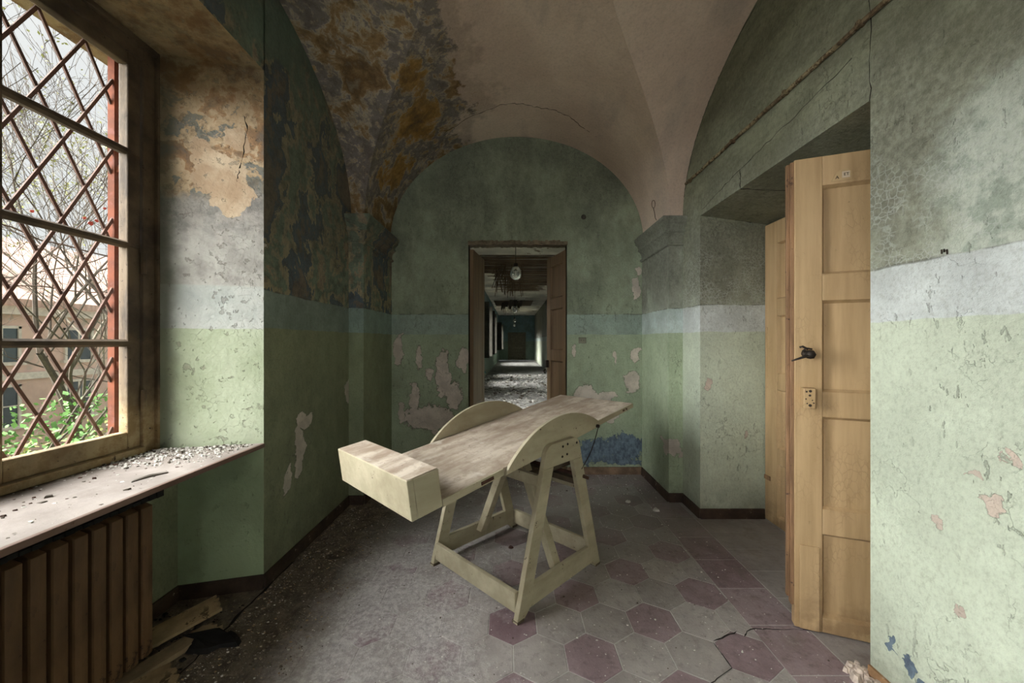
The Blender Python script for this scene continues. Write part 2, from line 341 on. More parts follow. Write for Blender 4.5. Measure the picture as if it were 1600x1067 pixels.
# ---- floor tiles: world-position dust over each tile colour
def tile_mat(name, a, b):
    m = Mat(name)
    geo = m.t.nodes.new('ShaderNodeNewGeometry'); P = geo.outputs['Position']
    sx = m.t.nodes.new('ShaderNodeSeparateXYZ'); m.t.links.new(P, sx.inputs[0]); X, Y = sx.outputs[0], sx.outputs[1]
    c = m.mix(m.sm(m.noise(5, 6, .62, vec=P), .32, .68), a, b)
    oi = m.t.nodes.new('ShaderNodeObjectInfo')
    c = m.mix(.22, c, m.ramp(oi.outputs['Random'], [(0, (.10, .095, .10)), (1, (.50, .48, .47))]))
    c = m.mix(m.mul(m.sm(m.noise(22, 6, .7, vec=P), .50, .66), .45), c, tuple(q*.55 for q in a))
    # plaster dust, thick beside the window wall and thin by the doors
    side = m.sm(X, .25, -.45)
    n = m.noise(3.4, 7, .68, vec=P); fine = m.noise(42, 6, .75, vec=P)
    dk = m.sm(m.add(m.add(n, m.mul(side, .26)), m.mul(m.sub(fine, .5), .35)), .58, .80)
    c = m.mix(m.mul(dk, .9), c, m.mix(m.sm(fine, .35, .65), (.27, .25, .25), (.50, .47, .47)))
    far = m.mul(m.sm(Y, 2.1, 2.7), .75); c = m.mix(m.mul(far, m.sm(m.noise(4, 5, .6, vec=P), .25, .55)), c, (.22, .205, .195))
    wp = m.mul(m.sm(m.noise(9, 7, .72, vec=P), .52, .68), side); c = m.mix(m.mul(wp, .55), c, (.52, .50, .50))
    br = m.sm(m.add(X, m.mul(m.sub(n, .5), .5)), -.72, -1.12)
    brc = m.mix(m.sm(m.noise(15, 7, .75, vec=P), .35, .65), (.055, .04, .026), (.19, .15, .105))
    brc = m.mix(m.mul(m.sm(m.noise(60, 5, .7, vec=P), .60, .68), .7), brc, (.42, .38, .32))
    c = m.mix(m.mul(br, .92), c, brc)
    sp = m.sm(m.noise(120, 4, .65, vec=P), .68, .72)
    c = m.mix(m.mul(sp, .6), c, (.75, .72, .70))
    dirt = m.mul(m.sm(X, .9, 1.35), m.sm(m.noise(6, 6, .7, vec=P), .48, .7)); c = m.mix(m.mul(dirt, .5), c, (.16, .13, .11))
    h = m.add(m.mul(m.noise(40, 6, .7, vec=P), .6), m.mul(dk, m.noise(90, 5, .75, vec=P)))
    return m.done(c, .62, h, .7, .008, spec=.4)
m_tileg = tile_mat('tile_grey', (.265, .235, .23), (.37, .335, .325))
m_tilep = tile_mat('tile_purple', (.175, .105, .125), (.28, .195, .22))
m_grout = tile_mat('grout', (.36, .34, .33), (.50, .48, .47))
m_crack = plain('crack_dark', (.015, .012, .01), .95, .2)
m_chip = plain('plaster_chip', (.62, .60, .57), .9, .25, 30)
m_chipdark = plain('paint_flake_dark', (.12, .10, .08), .9, .4, 30)
m_chip2 = plain('plaster_chip_brown', (.33, .28, .22), .9, .35, 30)
m_wood = plain('raw_board', (.36, .26, .15), .8, .4, 8, stretch=(1, 1, 1), chip=(.1, .07, .04), chipt=.6)

# ------------------------------------------------------------------ mesh helper
class MB:
    def __init__(s): s.v = []; s.f = []; s.mi = []
    def face(s, idx, mi=0): s.f.append(tuple(idx)); s.mi.append(mi)
    def poly(s, pts, mi=0):
        n = len(s.v); s.v += [tuple(p) for p in pts]; s.face(range(n, n+len(pts)), mi)
    def box(s, a, b, mi=0, fn=None):
        (x0, y0, z0), (x1, y1, z1) = a, b; n = len(s.v)
        c = [(x0, y0, z0), (x1, y0, z0), (x1, y1, z0), (x0, y1, z0), (x0, y0, z1), (x1, y0, z1), (x1, y1, z1), (x0, y1, z1)]
        s.v += [tuple(fn(*p)) if fn else p for p in c]
        for q in ((0, 3, 2, 1), (4, 5, 6, 7), (0, 1, 5, 4), (1, 2, 6, 5), (2, 3, 7, 6), (3, 0, 4, 7)): s.face([n+k for k in q], mi)
        return s
    def prism(s, bot, top, mi=0):
        """two matching rings of 3-D points"""
        n = len(s.v); k = len(bot); s.v += [tuple(p) for p in bot] + [tuple(p) for p in top]
        s.face([n+i for i in reversed(range(k))], mi); s.face([n+k+i for i in range(k)], mi)
        for i in range(k): j = (i+1) % k; s.face((n+i, n+j, n+k+j, n+k+i), mi)
        return s
    def plan(s, pts, z0, z1, mi=0):
        return s.prism([(x, y, z0) for x, y in pts], [(x, y, z1) for x, y in pts], mi)
    def tube(s, pts, r, sides=8, mi=0, cap=True):
        pts = [Vector(p) for p in pts]; n0 = len(s.v)
        rs = r if isinstance(r, (list, tuple)) else [r]*len(pts)
        up = None
        for i, p in enumerate(pts):
            d = (pts[min(i+1, len(pts)-1)]-pts[max(i-1, 0)]).normalized()
            if up is None: up = d.cross(Vector((0, 0, 1)) if abs(d.z) < .9 else Vector((1, 0, 0))).normalized()
            else:
                up = up - d*up.dot(d); up.normalize()
            w = d.cross(up)
            for k in range(sides):
                a = 2*math.pi*k/sides; s.v.append(tuple(p+(up*math.cos(a)+w*math.sin(a))*rs[i]))
        for i in range(len(pts)-1):
            for k in range(sides):
                a = n0+i*sides+k; b = n0+i*sides+(k+1) % sides
                s.face((a, b, b+sides, a+sides), mi)
        if cap:
            s.face([n0+k for k in reversed(range(sides))], mi); s.face([n0+(len(pts)-1)*sides+k for k in range(sides)], mi)
        return s
    def lathe(s, prof, c=(0, 0, 0), n=16, mi=0):
        n0 = len(s.v)
        for r, z in prof:
            for k in range(n):
                a = 2*math.pi*k/n; s.v.append((c[0]+r*math.cos(a), c[1]+r*math.sin(a), c[2]+z))
        for i in range(len(prof)-1):
            for k in range(n):
                a = n0+i*n+k; b = n0+i*n+(k+1) % n; s.face((a, b, b+n, a+n), mi)
        return s
    def build(s, name, mats, parent=None, smooth=False, bevel=0, loc=None):
        me = bpy.data.meshes.new(name); me.from_pydata(s.v, [], s.f)
        for m in (mats if isinstance(mats, (list, tuple)) else [mats]): me.materials.append(m)
        me.polygons.foreach_set('material_index', s.mi)
        if smooth: me.polygons.foreach_set('use_smooth', [True]*len(s.f))
        me.update()
        o = bpy.data.objects.new(name, me); COL.objects.link(o)
        if parent: o.parent = parent
        if loc: o.location = loc
        if bevel:
            b = o.modifiers.new('bevel', 'BEVEL'); b.width = bevel; b.segments = 2; b.limit_method = 'ANGLE'
        return o
def tag(o, label=None, cat=None, group=None, kind=None):
    if label: o['label'] = label
    if cat: o['category'] = cat
    if group: o['group'] = group
    if kind: o['kind'] = kind
    return o
def empty(name, loc=(0, 0, 0), rz=0):
    o = bpy.data.objects.new(name, None); COL.objects.link(o); o.location = loc; o.rotation_euler = (0, 0, rz)
    o.empty_display_size = .1; return o
def copy_of(o, parent=None, loc=None, rz=None):
    c = o.copy(); COL.objects.link(c); c.parent = parent if parent else o.parent
    if loc is not None: c.location = loc
    if rz is not None: c.rotation_euler = (0, 0, rz)
    return c

# ------------------------------------------------------------------ dimensions (metres; camera eye at x=0, y=0, z=1.3)
YB = 3.633          # back wall with the doorway
XL, XR = -1.327, 1.378
PLX, PRX = -1.207, 1.264
PLY, PRY = 2.955, 3.003
ZS = 2.31           # springing of the vault
HT = 3.75
# ------------------------------------------------------------------ walls
b = MB()
b.plan([(XL, 1.952), (XL, 3.9), (-2.12, 3.9), (-2.12, 2.10), (-1.90, 1.895), (-1.86, 1.838), (-1.80, 1.836)][::-1], 0, HT)
b.box((-2.12, .5, -.3), (-1.70, 1.90, .745)); b.box((-2.12, 1.9, -.3), (-1.88, 2.12, .745)); b.box((-2.12, .45, 2.742), (XL, 1.96, HT)); b.box((-2.12, 1.9, 2.80), (-1.88, 2.12, HT))
b.plan([(XL, -.65), (XL, .55), (-1.80, .66), (-1.86, .66), (-2.12, .61), (-2.12, -.72), (-1.8, -.77)], 0, HT)
b.box((-2.12, -2.1, -.3), (-1.70, -.6, .745)); b.box((-2.12, -2.2, 2.742), (XL, -.6, HT))
b.box((-2.12, -2.95, 0), (XL, -2.05, HT))
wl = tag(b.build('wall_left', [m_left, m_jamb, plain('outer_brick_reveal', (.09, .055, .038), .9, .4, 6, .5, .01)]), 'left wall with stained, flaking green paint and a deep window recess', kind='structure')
for p in wl.data.polygons:      # reveals of the window recess are bare mottled plaster
    n = p.normal; c = p.center
    if c.x < -1.84: p.material_index = 2
    elif (abs(n.y) > .9 and abs(c.x+1.56) < .3 and 1.8 < c.y < 2) or (n.z < -.9 and c.z > 2 and c.z < 3): p.material_index = 1
b = MB()
b.box((XR, 2.722, 0), (2.0, 3.9, HT)); b.box((XR, -2.95, 0), (2.0, 1.4225, HT))
b.prism([(XR, 1.4225, 2.237), (2.0, 1.4225, 2.155), (2.0, 2.722, 2.155), (XR, 2.722, 2.237)][::1], [(XR, 1.4225, HT), (2.0, 1.4225, HT), (2.0, 2.722, HT), (XR, 2.722, HT)])
tag(b.build('wall_right', m_right), 'right wall in pale green paint with a mouldy upper half and a door recess', kind='structure')
b = MB()
b.box((-2.1, YB, 0), (-.449, YB+.12, HT)); b.box((.524, YB, 0), (2.0, YB+.12, HT)); b.box((-.449, YB, 2.27), (.524, YB+.12, HT))
tag(b.build('wall_back', m_back), 'back wall of green paint with a tall open doorway under the arch', kind='structure')
b = MB()
b.box((-2.12, -3.05, 0), (2.0, -2.95, HT))
tag(b.build('wall_front', m_back), 'painted wall behind the camera', kind='structure')
# pilasters (each is a masonry mass of the setting)
def pilaster(name, xw, xf, y0, y1, mat, lab):
    b = MB(); lo, hi = min(xw, xf), max(xw, xf)
    if xf > xw: lo -= .05
    else: hi += .05
    b.box((lo, y0, 0), (hi, y1, ZS))
    sgn = 1 if xf > xw else -1
    # fill above the capital, hidden behind the vault
    if y1 > 3: b.box((min(xw-sgn*.05, xf-sgn*.035), 3.02, ZS), (max(xw-sgn*.05, xf-sgn*.035), y1-.0, HT))
    # moulded capital: stepped profile round three faces
    prof = [(.0, 2.088), (.013, 2.092), (.016, 2.102), (.013, 2.112), (.003, 2.116), (.004, 2.15), (.010, 2.17), (.020, 2.186), (.030, 2.194), (.032, 2.206), (.026, 2.209), (.028, 2.226), (.036, 2.244), (.048, 2.256), (.050, 2.262), (.044, 2.266), (.056, 2.284), (.058, 2.306), (.054, 2.312)]
    rings = []
    for e, z in prof:
        e *= 1.35
        xo = xf+sgn*e
        rings.append([(xw-sgn*.02, y0-e, z), (xo, y0-e, z), (xo, y1+(e if y1 < 3.5 else 0), z), (xw-sgn*.02, y1+(e if y1 < 3.5 else 0), z)])
    for i in range(len(rings)-1): b.prism(rings[i], rings[i+1])
    return tag(b.build(name, mat), lab, kind='structure')
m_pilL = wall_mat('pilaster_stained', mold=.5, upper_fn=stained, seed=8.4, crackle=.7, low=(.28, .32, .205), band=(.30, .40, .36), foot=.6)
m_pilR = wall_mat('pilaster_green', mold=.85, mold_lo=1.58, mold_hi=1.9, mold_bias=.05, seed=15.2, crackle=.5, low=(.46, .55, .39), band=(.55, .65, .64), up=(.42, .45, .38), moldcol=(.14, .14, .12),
    peel=[((1.264, 3.05, .42), (.2, .05, .05)), ((1.30, 3.0, .48), (.06, .2, .03))])
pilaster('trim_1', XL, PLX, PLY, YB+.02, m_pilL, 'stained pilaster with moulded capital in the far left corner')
pilaster('trim_2', XR, PRX, PRY, YB+.02, m_pilR, 'green pilaster with grey moulded capital in the far right corner')
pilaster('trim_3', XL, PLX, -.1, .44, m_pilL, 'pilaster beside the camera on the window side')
pilaster('trim_4', XR, PRX, -.1, .44, m_pilR, 'pilaster beside the camera on the door side')

# ------------------------------------------------------------------ groin vault
CX = (PLX+PRX)/2; A = (PRX-PLX)/2+.012; HA = 1.02; HB = .96; BB = 1.272
def vault():
    b = MB(); N = 56
    def yg(sin_t, yc, sg):
        k = HA/HB*sin_t
        return yc if k >= 1 else yc+sg*BB*math.sqrt(1-k*k)
    def wob(x, y, z):
        return z+.006*mnoise.noise(Vector((x*2.2, y*2.2, 1)))
    yc1, yc2 = 1.731, -1.372
    segs = [(yc1, 1, None, YB+.05), (yc2, 1, yc1, None), (yc2, -1, None, -2.98)]
    for yc, sg, yc_b, yend in segs:
        M = 14; n0 = len(b.v)
        for i in range(N+1):
            t = math.pi*i/N; sn = math.sin(t); x = CX-A*math.cos(t); z = ZS+HA*sn
            ya = yg(sn, yc, sg); ye = yend if yc_b is None else yg(sn, yc_b, -1)
            for j in range(M+1):
                y = ya+(ye-ya)*j/M; b.v.append((x, y, wob(x, y, z) if 0 < i < N else z))
        for i in range(N):
            for j in range(M): a = n0+i*(M+1)+j; b.face((a, a+1, a+M+2, a+M+1))
    for yc in (yc1, yc2):
        for sd in (-1, 1):
            M = 14; n0 = len(b.v)
            for i in range(N+1):
                t = math.pi*i/N; sn = math.sin(t); y = yc+BB*math.cos(t); z = ZS+HB*sn
                k = HB/HA*sn; xg = CX+sd*A*math.sqrt(max(0, 1-k*k)); xe = -1.36 if sd < 0 else 1.41
                for j in range(M+1):
                    x = xg+(xe-xg)*j/M; b.v.append((x, y, wob(x, y, z) if 0 < i < N else z))
            for i in range(N):
                for j in range(M): a = n0+i*(M+1)+j; b.face((a, a+1, a+M+2, a+M+1))
    o = b.build('ceiling', m_vault, smooth=True)
    return tag(o, 'cross vaulted ceiling of pink plaster, water stained brown over the window side', kind='structure')
vault()
b = MB(); b.box((-2.12, -3.05, HT), (3.4, 3.9, HT+.1))
tag(b.build('trim_5', m_vault), 'slab over the vault', kind='structure')

# ------------------------------------------------------------------ floor: hexagonal tiles, border strips
fl = MB(); fl.box((-2.12, -3.05, -.3), (3.4, 3.753, -.0016))
floor = tag(fl.build('floor', m_grout), 'cement tile floor of grey and purple hexagons under plaster dust', kind='structure')
HW = .2179; HS = HW/math.sqrt(3); TH = .0194; OX, OY = .647, 1.7168
FX0, FX1, FY0, FY1 = -1.05, 1.082, .55, 3.36
def clip(poly, ax, lim, keep_less):
    out = []
    for i in range(len(poly)):
        p, q = poly[i], poly[(i+1) % len(poly)]
        a = (p[ax]-lim)*(1 if keep_less else -1); c = (q[ax]-lim)*(1 if keep_less else -1)
        if a <= 0: out.append(p)
        if a*c < 0: t = a/(a-c); out.append((p[0]+(q[0]-p[0])*t, p[1]+(q[1]-p[1])*t))
    return out
def shrink(poly, g):
    cx = sum(p[0] for p in poly)/len(poly); cy = sum(p[1] for p in poly)/len(poly)
    out = []
    for p in poly:
        d = math.hypot(p[0]-cx, p[1]-cy); k = max(0, (d-g)/d) if d > 0 else 0
        out.append((cx+(p[0]-cx)*k, cy+(p[1]-cy)*k))
    return out
def tile_mesh(poly, mat, name='floor_tile'):
    b = MB(); e = .0012; n = len(poly)
    inn = shrink(poly, .0018)
    b.v += [(x, y, -.012) for x, y in poly]+[(x, y, -e) for x, y in poly]+[(x, y, 0) for x, y in inn]
    b.face([2*n+i for i in range(n)])
    for i in range(n):
        j = (i+1) % n; b.face((i, j, n+j, n+i)); b.face((n+i, n+j, 2*n+j, 2*n+i))
    me = bpy.data.meshes.new(name); me.from_pydata(b.v, [], b.f); me.materials.append(mat); me.update(); return me
hexp = [(HS*math.sin(math.pi/3*k), HS*math.cos(math.pi/3*k)) for k in range(6)][::-1]
ct, st_ = math.cos(TH), math.sin(TH)
hexp = [(x*ct-y*st_, x*st_+y*ct) for x, y in hexp]
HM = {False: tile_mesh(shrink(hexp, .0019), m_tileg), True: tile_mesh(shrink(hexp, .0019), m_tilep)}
for j in range(-7, 12):
    for i in range(-16, 14):
        a = (i+j/2)*HW; c = 1.5*HS*j
        cx, cy = OX+a*ct-c*st_, OY+a*st_+c*ct
        if not (FX0-.11 < cx < FX1+.11 and FY0-.12 < cy < FY1+.12): continue
        purple = (i-j) % 3 == 0
        full = FX0 <= cx-HW/2-.003 and cx+HW/2+.003 <= FX1 and FY0 <= cy-HS and cy+HS <= FY1
        if full:
            o = bpy.data.objects.new('floor_tile', HM[purple]); o.location = (cx, cy, rnd.uniform(-.0006, .0008)); o.rotation_euler = (rnd.uniform(-.002, .002), rnd.uniform(-.002, .002), 0)
        else:
            pl = [(x+cx, y+cy) for x, y in hexp]
            for ax, lim, less in ((0, FX0, False), (0, FX1, True), (1, FY0, False), (1, FY1, True)):
                if pl: pl = clip(pl, ax, lim, less)
            if len(pl) < 3: continue
            ar = abs(sum(pl[k][0]*pl[(k+1) % len(pl)][1]-pl[(k+1) % len(pl)][0]*pl[k][1] for k in range(len(pl))))/2
            if ar < .0012: continue
            mx = sum(p[0] for p in pl)/len(pl); my = sum(p[1] for p in pl)/len(pl)
            o = bpy.data.objects.new('floor_tile', tile_mesh(shrink([(x-mx, y-my) for x, y in pl], .002), m_tilep if purple else m_tileg)); o.location = (mx, my, 0)
        COL.objects.link(o); o.parent = floor
def rect_tile(x0, y0, x1, y1, mat, z=0):
    cx, cy = (x0+x1)/2, (y0+y1)/2; w, h = (x1-x0)/2-.0018, (y1-y0)/2-.0018
    o = bpy.data.objects.new('floor_tile', tile_mesh([(-w, -h), (w, -h), (w, h), (-w, h)], mat)); o.location = (cx, cy, z)
    COL.objects.link(o); o.parent = floor
y = .671
while y < 3.60:      # purple border strip by the door recess and its twin by the window
    y2 = min(y+.2553, 3.63)
    rect_tile(FX1, y, 1.335, y2, m_tilep, rnd.uniform(-.0006, .0006)); rect_tile(-1.30, y, FX0, y2, m_tilep, rnd.uniform(-.0006, .0006)); y += .2553
x = FX0
while x < FX1-.05: rect_tile(x, FY1, min(x+.2665, FX1), 3.627, m_tilep); x += .2665
y = 1.43
for k in range(6):   # plain grey slabs in the door recess
    y2 = [1.672, 1.873, 2.094, 2.314, 2.52, 2.715][k]
    rect_tile(1.335, y, 1.85, y2, m_tileg, rnd.uniform(-.0005, .0005)); y = y2
# crack across the floor near the door leaf (an open joint, dark inside)
def crack(name, pts, w, z=.0012, lab=None):
    b = MB(); L = []; R = []
    for i, (x, y) in enumerate(pts):
        p = Vector(pts[max(i-1, 0)]); q = Vector(pts[min(i+1, len(pts)-1)]); d = (q-p).normalized(); nn = Vector((-d.y, d.x))
        ww = w*rnd.uniform(.3, 1.3) if 0 < i < len(pts)-1 else .0002
        L.append((x+nn.x*ww, y+nn.y*ww, z)); R.append((x-nn.x*ww, y-nn.y*ww, z))
    for i in range(len(pts)-1): b.poly([R[i], R[i+1], L[i+1], L[i]])
    return b.build(name, m_crack, floor)
def jit(a, c, n, amp):
    return [(a[0]+(c[0]-a[0])*i/n+rnd.uniform(-amp, amp), a[1]+(c[1]-a[1])*i/n+rnd.uniform(-amp, amp)) for i in range(n+1)]
crack('crack', jit((1.37, 1.663), (1.075, 1.668), 12, .004)+jit((1.05, 1.655), (1.02, 1.625), 3, .003), .0025)
crack('crack', jit((1.005, 1.655), (.865, 1.60), 6, .003), .0032)
crack('crack', jit((.865, 1.60), (.87, 1.47), 5, .002)+jit((.80, 1.43), (.74, 1.40), 4, .004), .002)
crack('crack', jit((-1.306, 2.2), (-1.315, 1.0), 26, .008), .007)

# ------------------------------------------------------------------ baseboards
def skirting(name, pts, mat, h=.072, t=.014, side=1):
    b = MB()
    for (x0, y0), (x1, y1) in zip(pts[:-1], pts[1:]):
        d = Vector((x1-x0, y1-y0)).normalized(); n = Vector((-d.y, d.x))*t*side
        b.prism([(x0, y0, 0), (x1, y1, 0), (x1+n.x, y1+n.y, 0), (x0+n.x, y0+n.y, 0)], [(x0, y0, h), (x1, y1, h), (x1+n.x*.7, y1+n.y*.7, h), (x0+n.x*.7, y0+n.y*.7, h)])
    return tag(b.build(name, mat), kind='structure')
o = skirting('baseboard_left', [(-1.70, .62), (-1.70, 1.862), (XL, 1.952), (XL, PLY), (PLX, PLY), (PLX, YB)], m_base, side=-1); o['label'] = 'dark brown skirting along the window wall'
o = skirting('baseboard_back', [(PLX, YB), (-.449, YB)], m_base3, side=-1); o['label'] = 'worn skirting left of the doorway'
o = skirting('baseboard_back', [(.524, YB), (PRX, YB)], m_base3, side=-1); o['label'] = 'faded orange brown skirting right of the doorway'
o = skirting('baseboard_right', [(PRX, YB), (PRX, PRY), (XR, PRY), (XR, 2.722), (1.85, 2.722)], m_base, side=-1); o['label'] = 'dark brown skirting around the far right pilaster and recess'
o = skirting('baseboard_right', [(XR, 1.4225), (XR, .44)], m_base2, h=.056, side=-1); o['label'] = 'orange skirting at the foot of the near right wall'

# ------------------------------------------------------------------ window with sashes, glass, sill
def glass_mat():
    m = Mat('window_glass'); t = m.t
    tr = t.nodes.new('ShaderNodeBsdfTransparent'); gl = t.nodes.new('ShaderNodeBsdfGlossy'); mx = t.nodes.new('ShaderNodeMixShader')
    gl.inputs['Roughness'].default_value = .05; tr.inputs[0].default_value = (.96, .97, .96, 1)
    fr = t.nodes.new('ShaderNodeLayerWeight')
    f = m.add(m.mul(m.math('POWER', fr.outputs['Facing'], 5.), .45), .025)
    t.links.new(f, mx.inputs[0]); t.links.new(tr.outputs[0], mx.inputs[1]); t.links.new(gl.outputs[0], mx.inputs[2])
    t.links.new(mx.outputs[0], t.nodes['Material Output'].inputs[0]); return m.m
m_glass = glass_mat()
def window(name, dy, lab):
    w = tag(empty(name, (-1.83, 1.25+dy, .767)), lab, kind='structure')
    def P(b, nm, mat, bev=0):
        o = b.build(nm, mat, w, bevel=bev); o.location = (1.83, -1.25, -.767); return o
    y0, y1 = .655, 1.852
    b = MB(); b.box((-1.862, y1-.075, .767), (-1.79, y1, 2.742)); b.box((-1.862, y0, .767), (-1.79, y0+.075, 2.742)); b.box((-1.861, y0+.075, 2.66), (-1.79, y1-.075, 2.742)); b.box((-1.861, y0+.075, .767), (-1.775, y1-.075, .80))
    P(b, 'window_frame', m_frame, .004)
    b = MB(); b.box((-1.80, y1-.02, .767), (-1.772, y1+.012, 2.742)); b.box((-1.80, y0+.02, 2.715), (-1.772, y1-.02, 2.742)); P(b, 'window_moulding', m_frame, .004)
    ZR = [.882, 1.297, 1.757, 2.196, 2.598]
    for (a, c) in ((1.252, y1-.078), (y0+.078, 1.248)):
        b = MB(); st = .058
        b.box((-1.845, c-st if a > 1 else c-.045, .802), (-1.80, c, 2.658)); b.box((-1.845, a, .802), (-1.80, a+(st if a < 1 else .045), 2.658))
        ya_ = a+(st if a < 1 else .045); yc_ = c-st if a > 1 else c-.045; b.box((-1.844, ya_, .802), (-1.801, yc_, .882)); b.box((-1.844, ya_, 2.598), (-1.801, yc_, 2.658)); P(b, 'sash', m_frame, .005)
        for z in ZR[1:4]:
            b = MB(); b.prism([(-1.842, a+.01, z-.012), (-1.842, a+.01, z+.012), (-1.812, a+.01, z+.017), (-1.797, a+.01, z+.008), (-1.797, a+.01, z-.008), (-1.812, a+.01, z-.017)][::-1],
                              [(-1.842, c-.01, z-.012), (-1.842, c-.01, z+.012), (-1.812, c-.01, z+.017), (-1.797, c-.01, z+.008), (-1.797, c-.01, z-.008), (-1.812, c-.01, z-.017)][::-1]); P(b, 'glazing_bar', m_frame)
        for k in range(4):
            b = MB(); b.box((-1.830, a+.045, ZR[k]), (-1.826, c-.045, ZR[k+1])); P(b, 'window_pane', m_glass)
    b = MB()
    for z in (1.02, 1.68): b.tube([(-1.785, y1-.078, z-.05), (-1.785, y1-.078, z+.05)], .012, 8)
    P(b, 'hinge', m_frame)
    b = MB(); n = 24
    b.box((-1.88, .52, .745), (-1.318, 1.949, .767)); P(b, 'window_sill', m_sill, .003)
    return w
window('window_1', 0, 'tall wooden casement window with glazing bars above a dusty sill')
wf = tag(empty('window_8', (-.85, -2.92, .75)), 'made-up window frame around the fill light on the solid rear wall', kind='structure')  # invented frame dressing the added fill lamp; no opening behind it
for (a, c) in (((-1.08, -.03, -.08), (-1.0, .03, 2.08)), ((1.0, -.03, -.08), (1.08, .03, 2.08)), ((-1.0, -.03, -.08), (1.0, .03, 0)), ((-1.0, -.03, 2.0), (1.0, .03, 2.08)), ((-.03, .0, 0), (.03, .03, 2.0)), ((-1.0, .0, .98), (-.03, .025, 1.02)), ((.03, .0, .98), (1.0, .025, 1.02))):
    b = MB(); b.box(a, c); b.build('frame_bar', m_frame, wf)
window('window_2', -2.62, 'unseen second casement window behind the camera, added for fill daylight')  # unseen window, added to let fill daylight into the room
# debris on the sill
def scatter(name, n, fx, fy, z, smin, smax, mats, lab, cat=None, parent=None, seed=1, thick=.25, zf=None):
    r = random.Random(seed); b = MB()
    for _ in range(n):
        x, y = fx(r), None; y = fy(r, x); s = r.uniform(smin, smax)*(r.random()**1.8+.25); zz = zf(x, y) if zf else z
        k = r.choice((4, 5)); a0 = r.uniform(0, 6.28); el = r.uniform(.4, 1)
        ring = [(x+s*math.cos(a0+6.283*i/k)*r.uniform(.6, 1), y+s*el*math.sin(a0+6.283*i/k)*r.uniform(.6, 1)) for i in range(k)]
        tz = s*thick*r.uniform(.3, 1.2); tilt = r.uniform(-.15, .15)*s
        mi = r.randrange(len(mats))
        n0 = len(b.v)
        b.v += [(px, py, zz) for px, py in ring]+[(x+(px-x)*.8, y+(py-y)*.8, zz+tz+tilt*((px-x)/s)) for px, py in ring]
        b.face([n0+k+i for i in range(k)], mi)
        for i in range(k): j = (i+1) % k; b.face((n0+i, n0+j, n0+k+j, n0+k+i), mi)
    o = b.build(name, mats, parent); o['kind'] = 'stuff'; o['label'] = lab
    if cat: o['category'] = cat
    return o
scatter('plaster_crumbs', 1300, lambda r: -1.36-.42*r.random()**.8, lambda r, x: 1.952-(abs(x+1.327))*.25-.015-.30*r.random()**2.2, .767, .003, .011, [m_chip, m_chip, m_chipdark],
        'grey plaster crumbs heaped on the window sill against the reveal', 'debris', seed=4, thick=.8)
scatter('paint_flakes', 260, lambda r: -1.765+.42*r.random()**2.5, lambda r, x: .7+1.15*r.random(), .767, .004, .014, [m_chipdark, m_chip, m_rust],
        'dark paint flakes along the foot of the window frame', 'debris', seed=5, thick=.4)
b = MB()   # ragged flake lying on the sill
b.prism([(0, 0, 0), (.05, .012, 0), (.11, .008, 0), (.115, .02, 0), (.06, .026, 0), (.01, .014, 0)], [(0, 0, .003), (.05, .012, .006), (.11, .008, .004), (.115, .02, .004), (.06, .026, .008), (.01, .014, .004)])
o = b.build('paint_flake', m_chipdark, loc=(-1.455, 1.40, .767)); o.rotation_euler = (0, 0, 1.1)
tag(o, 'long dark paint flake lying alone on the window sill', 'paint flake')

# ------------------------------------------------------------------ iron lattice outside the window
gr = tag(empty('window_grille', (-2.0, 1.2, .7)), 'rusty diamond lattice grille of iron bars outside the window', 'grille')
GY0, GY1, GZ0, GZ1 = .62, 1.83, .74, 2.78
for sg in (1, -1):
    sl = .3450/.170*sg
    for k in range(-30, 31):
        # line z = z0 + sl*(y - 1.5455) passing nodes
        z0 = 2.372+.345*k
        pts = []
        for yy in (GY0, GY1):
            zz = z0+sl*(yy-1.5455)
            if GZ0 <= zz <= GZ1: pts.append((yy, zz))
        for zz in (GZ0, GZ1):
            yy = 1.5455+(zz-z0)/sl
            if GY0 < yy < GY1: pts.append((yy, zz))
        if len(pts) < 2: continue
        pts.sort(); (ya, za), (yb, zb) = pts[0], pts[-1]
        if math.hypot(yb-ya, zb-za) < .08: continue
        d = Vector((yb-ya, zb-za)).normalized(); n = Vector((-d.y, d.x))*.0062; xo = -2.0+(.004 if sg > 0 else -.004)
        b = MB(); ring = lambda y, z: [(xo-.004, y-n.x, z-n.y), (xo+.004, y-n.x, z-n.y), (xo+.004, y+n.x, z+n.y), (xo-.004, y+n.x, z+n.y)]
        b.prism(ring(ya, za), ring(yb, zb)); o = b.build('bar', m_rust, gr); o.location = (2.0, -1.2, -.7)
for (a, c) in (((-2.018, 1.828, .74), (-1.985, 1.868, 2.79)), ((-2.018, .60, .74), (-1.985, .63, 2.79))):
    b = MB(); b.box(a, c); o = b.build('post', m_redrust, gr); o.location = (2.0, -1.2, -.7); o['label'] = 'red-brown upright of the grille'
for z in (.735, 2.78):
    b = MB(); b.box((-2.015, .62, z), (-1.988, 1.84, z+.018)); o = b.build('rail', m_rust, gr); o.location = (2.0, -1.2, -.7)
for z in (1.17, 2.15):
    b = MB(); b.box((-1.99, 1.835, z), (-1.955, 1.862, z+.035)); o = b.build('clamp', m_redrust, gr); o.location = (2.0, -1.2, -.7)

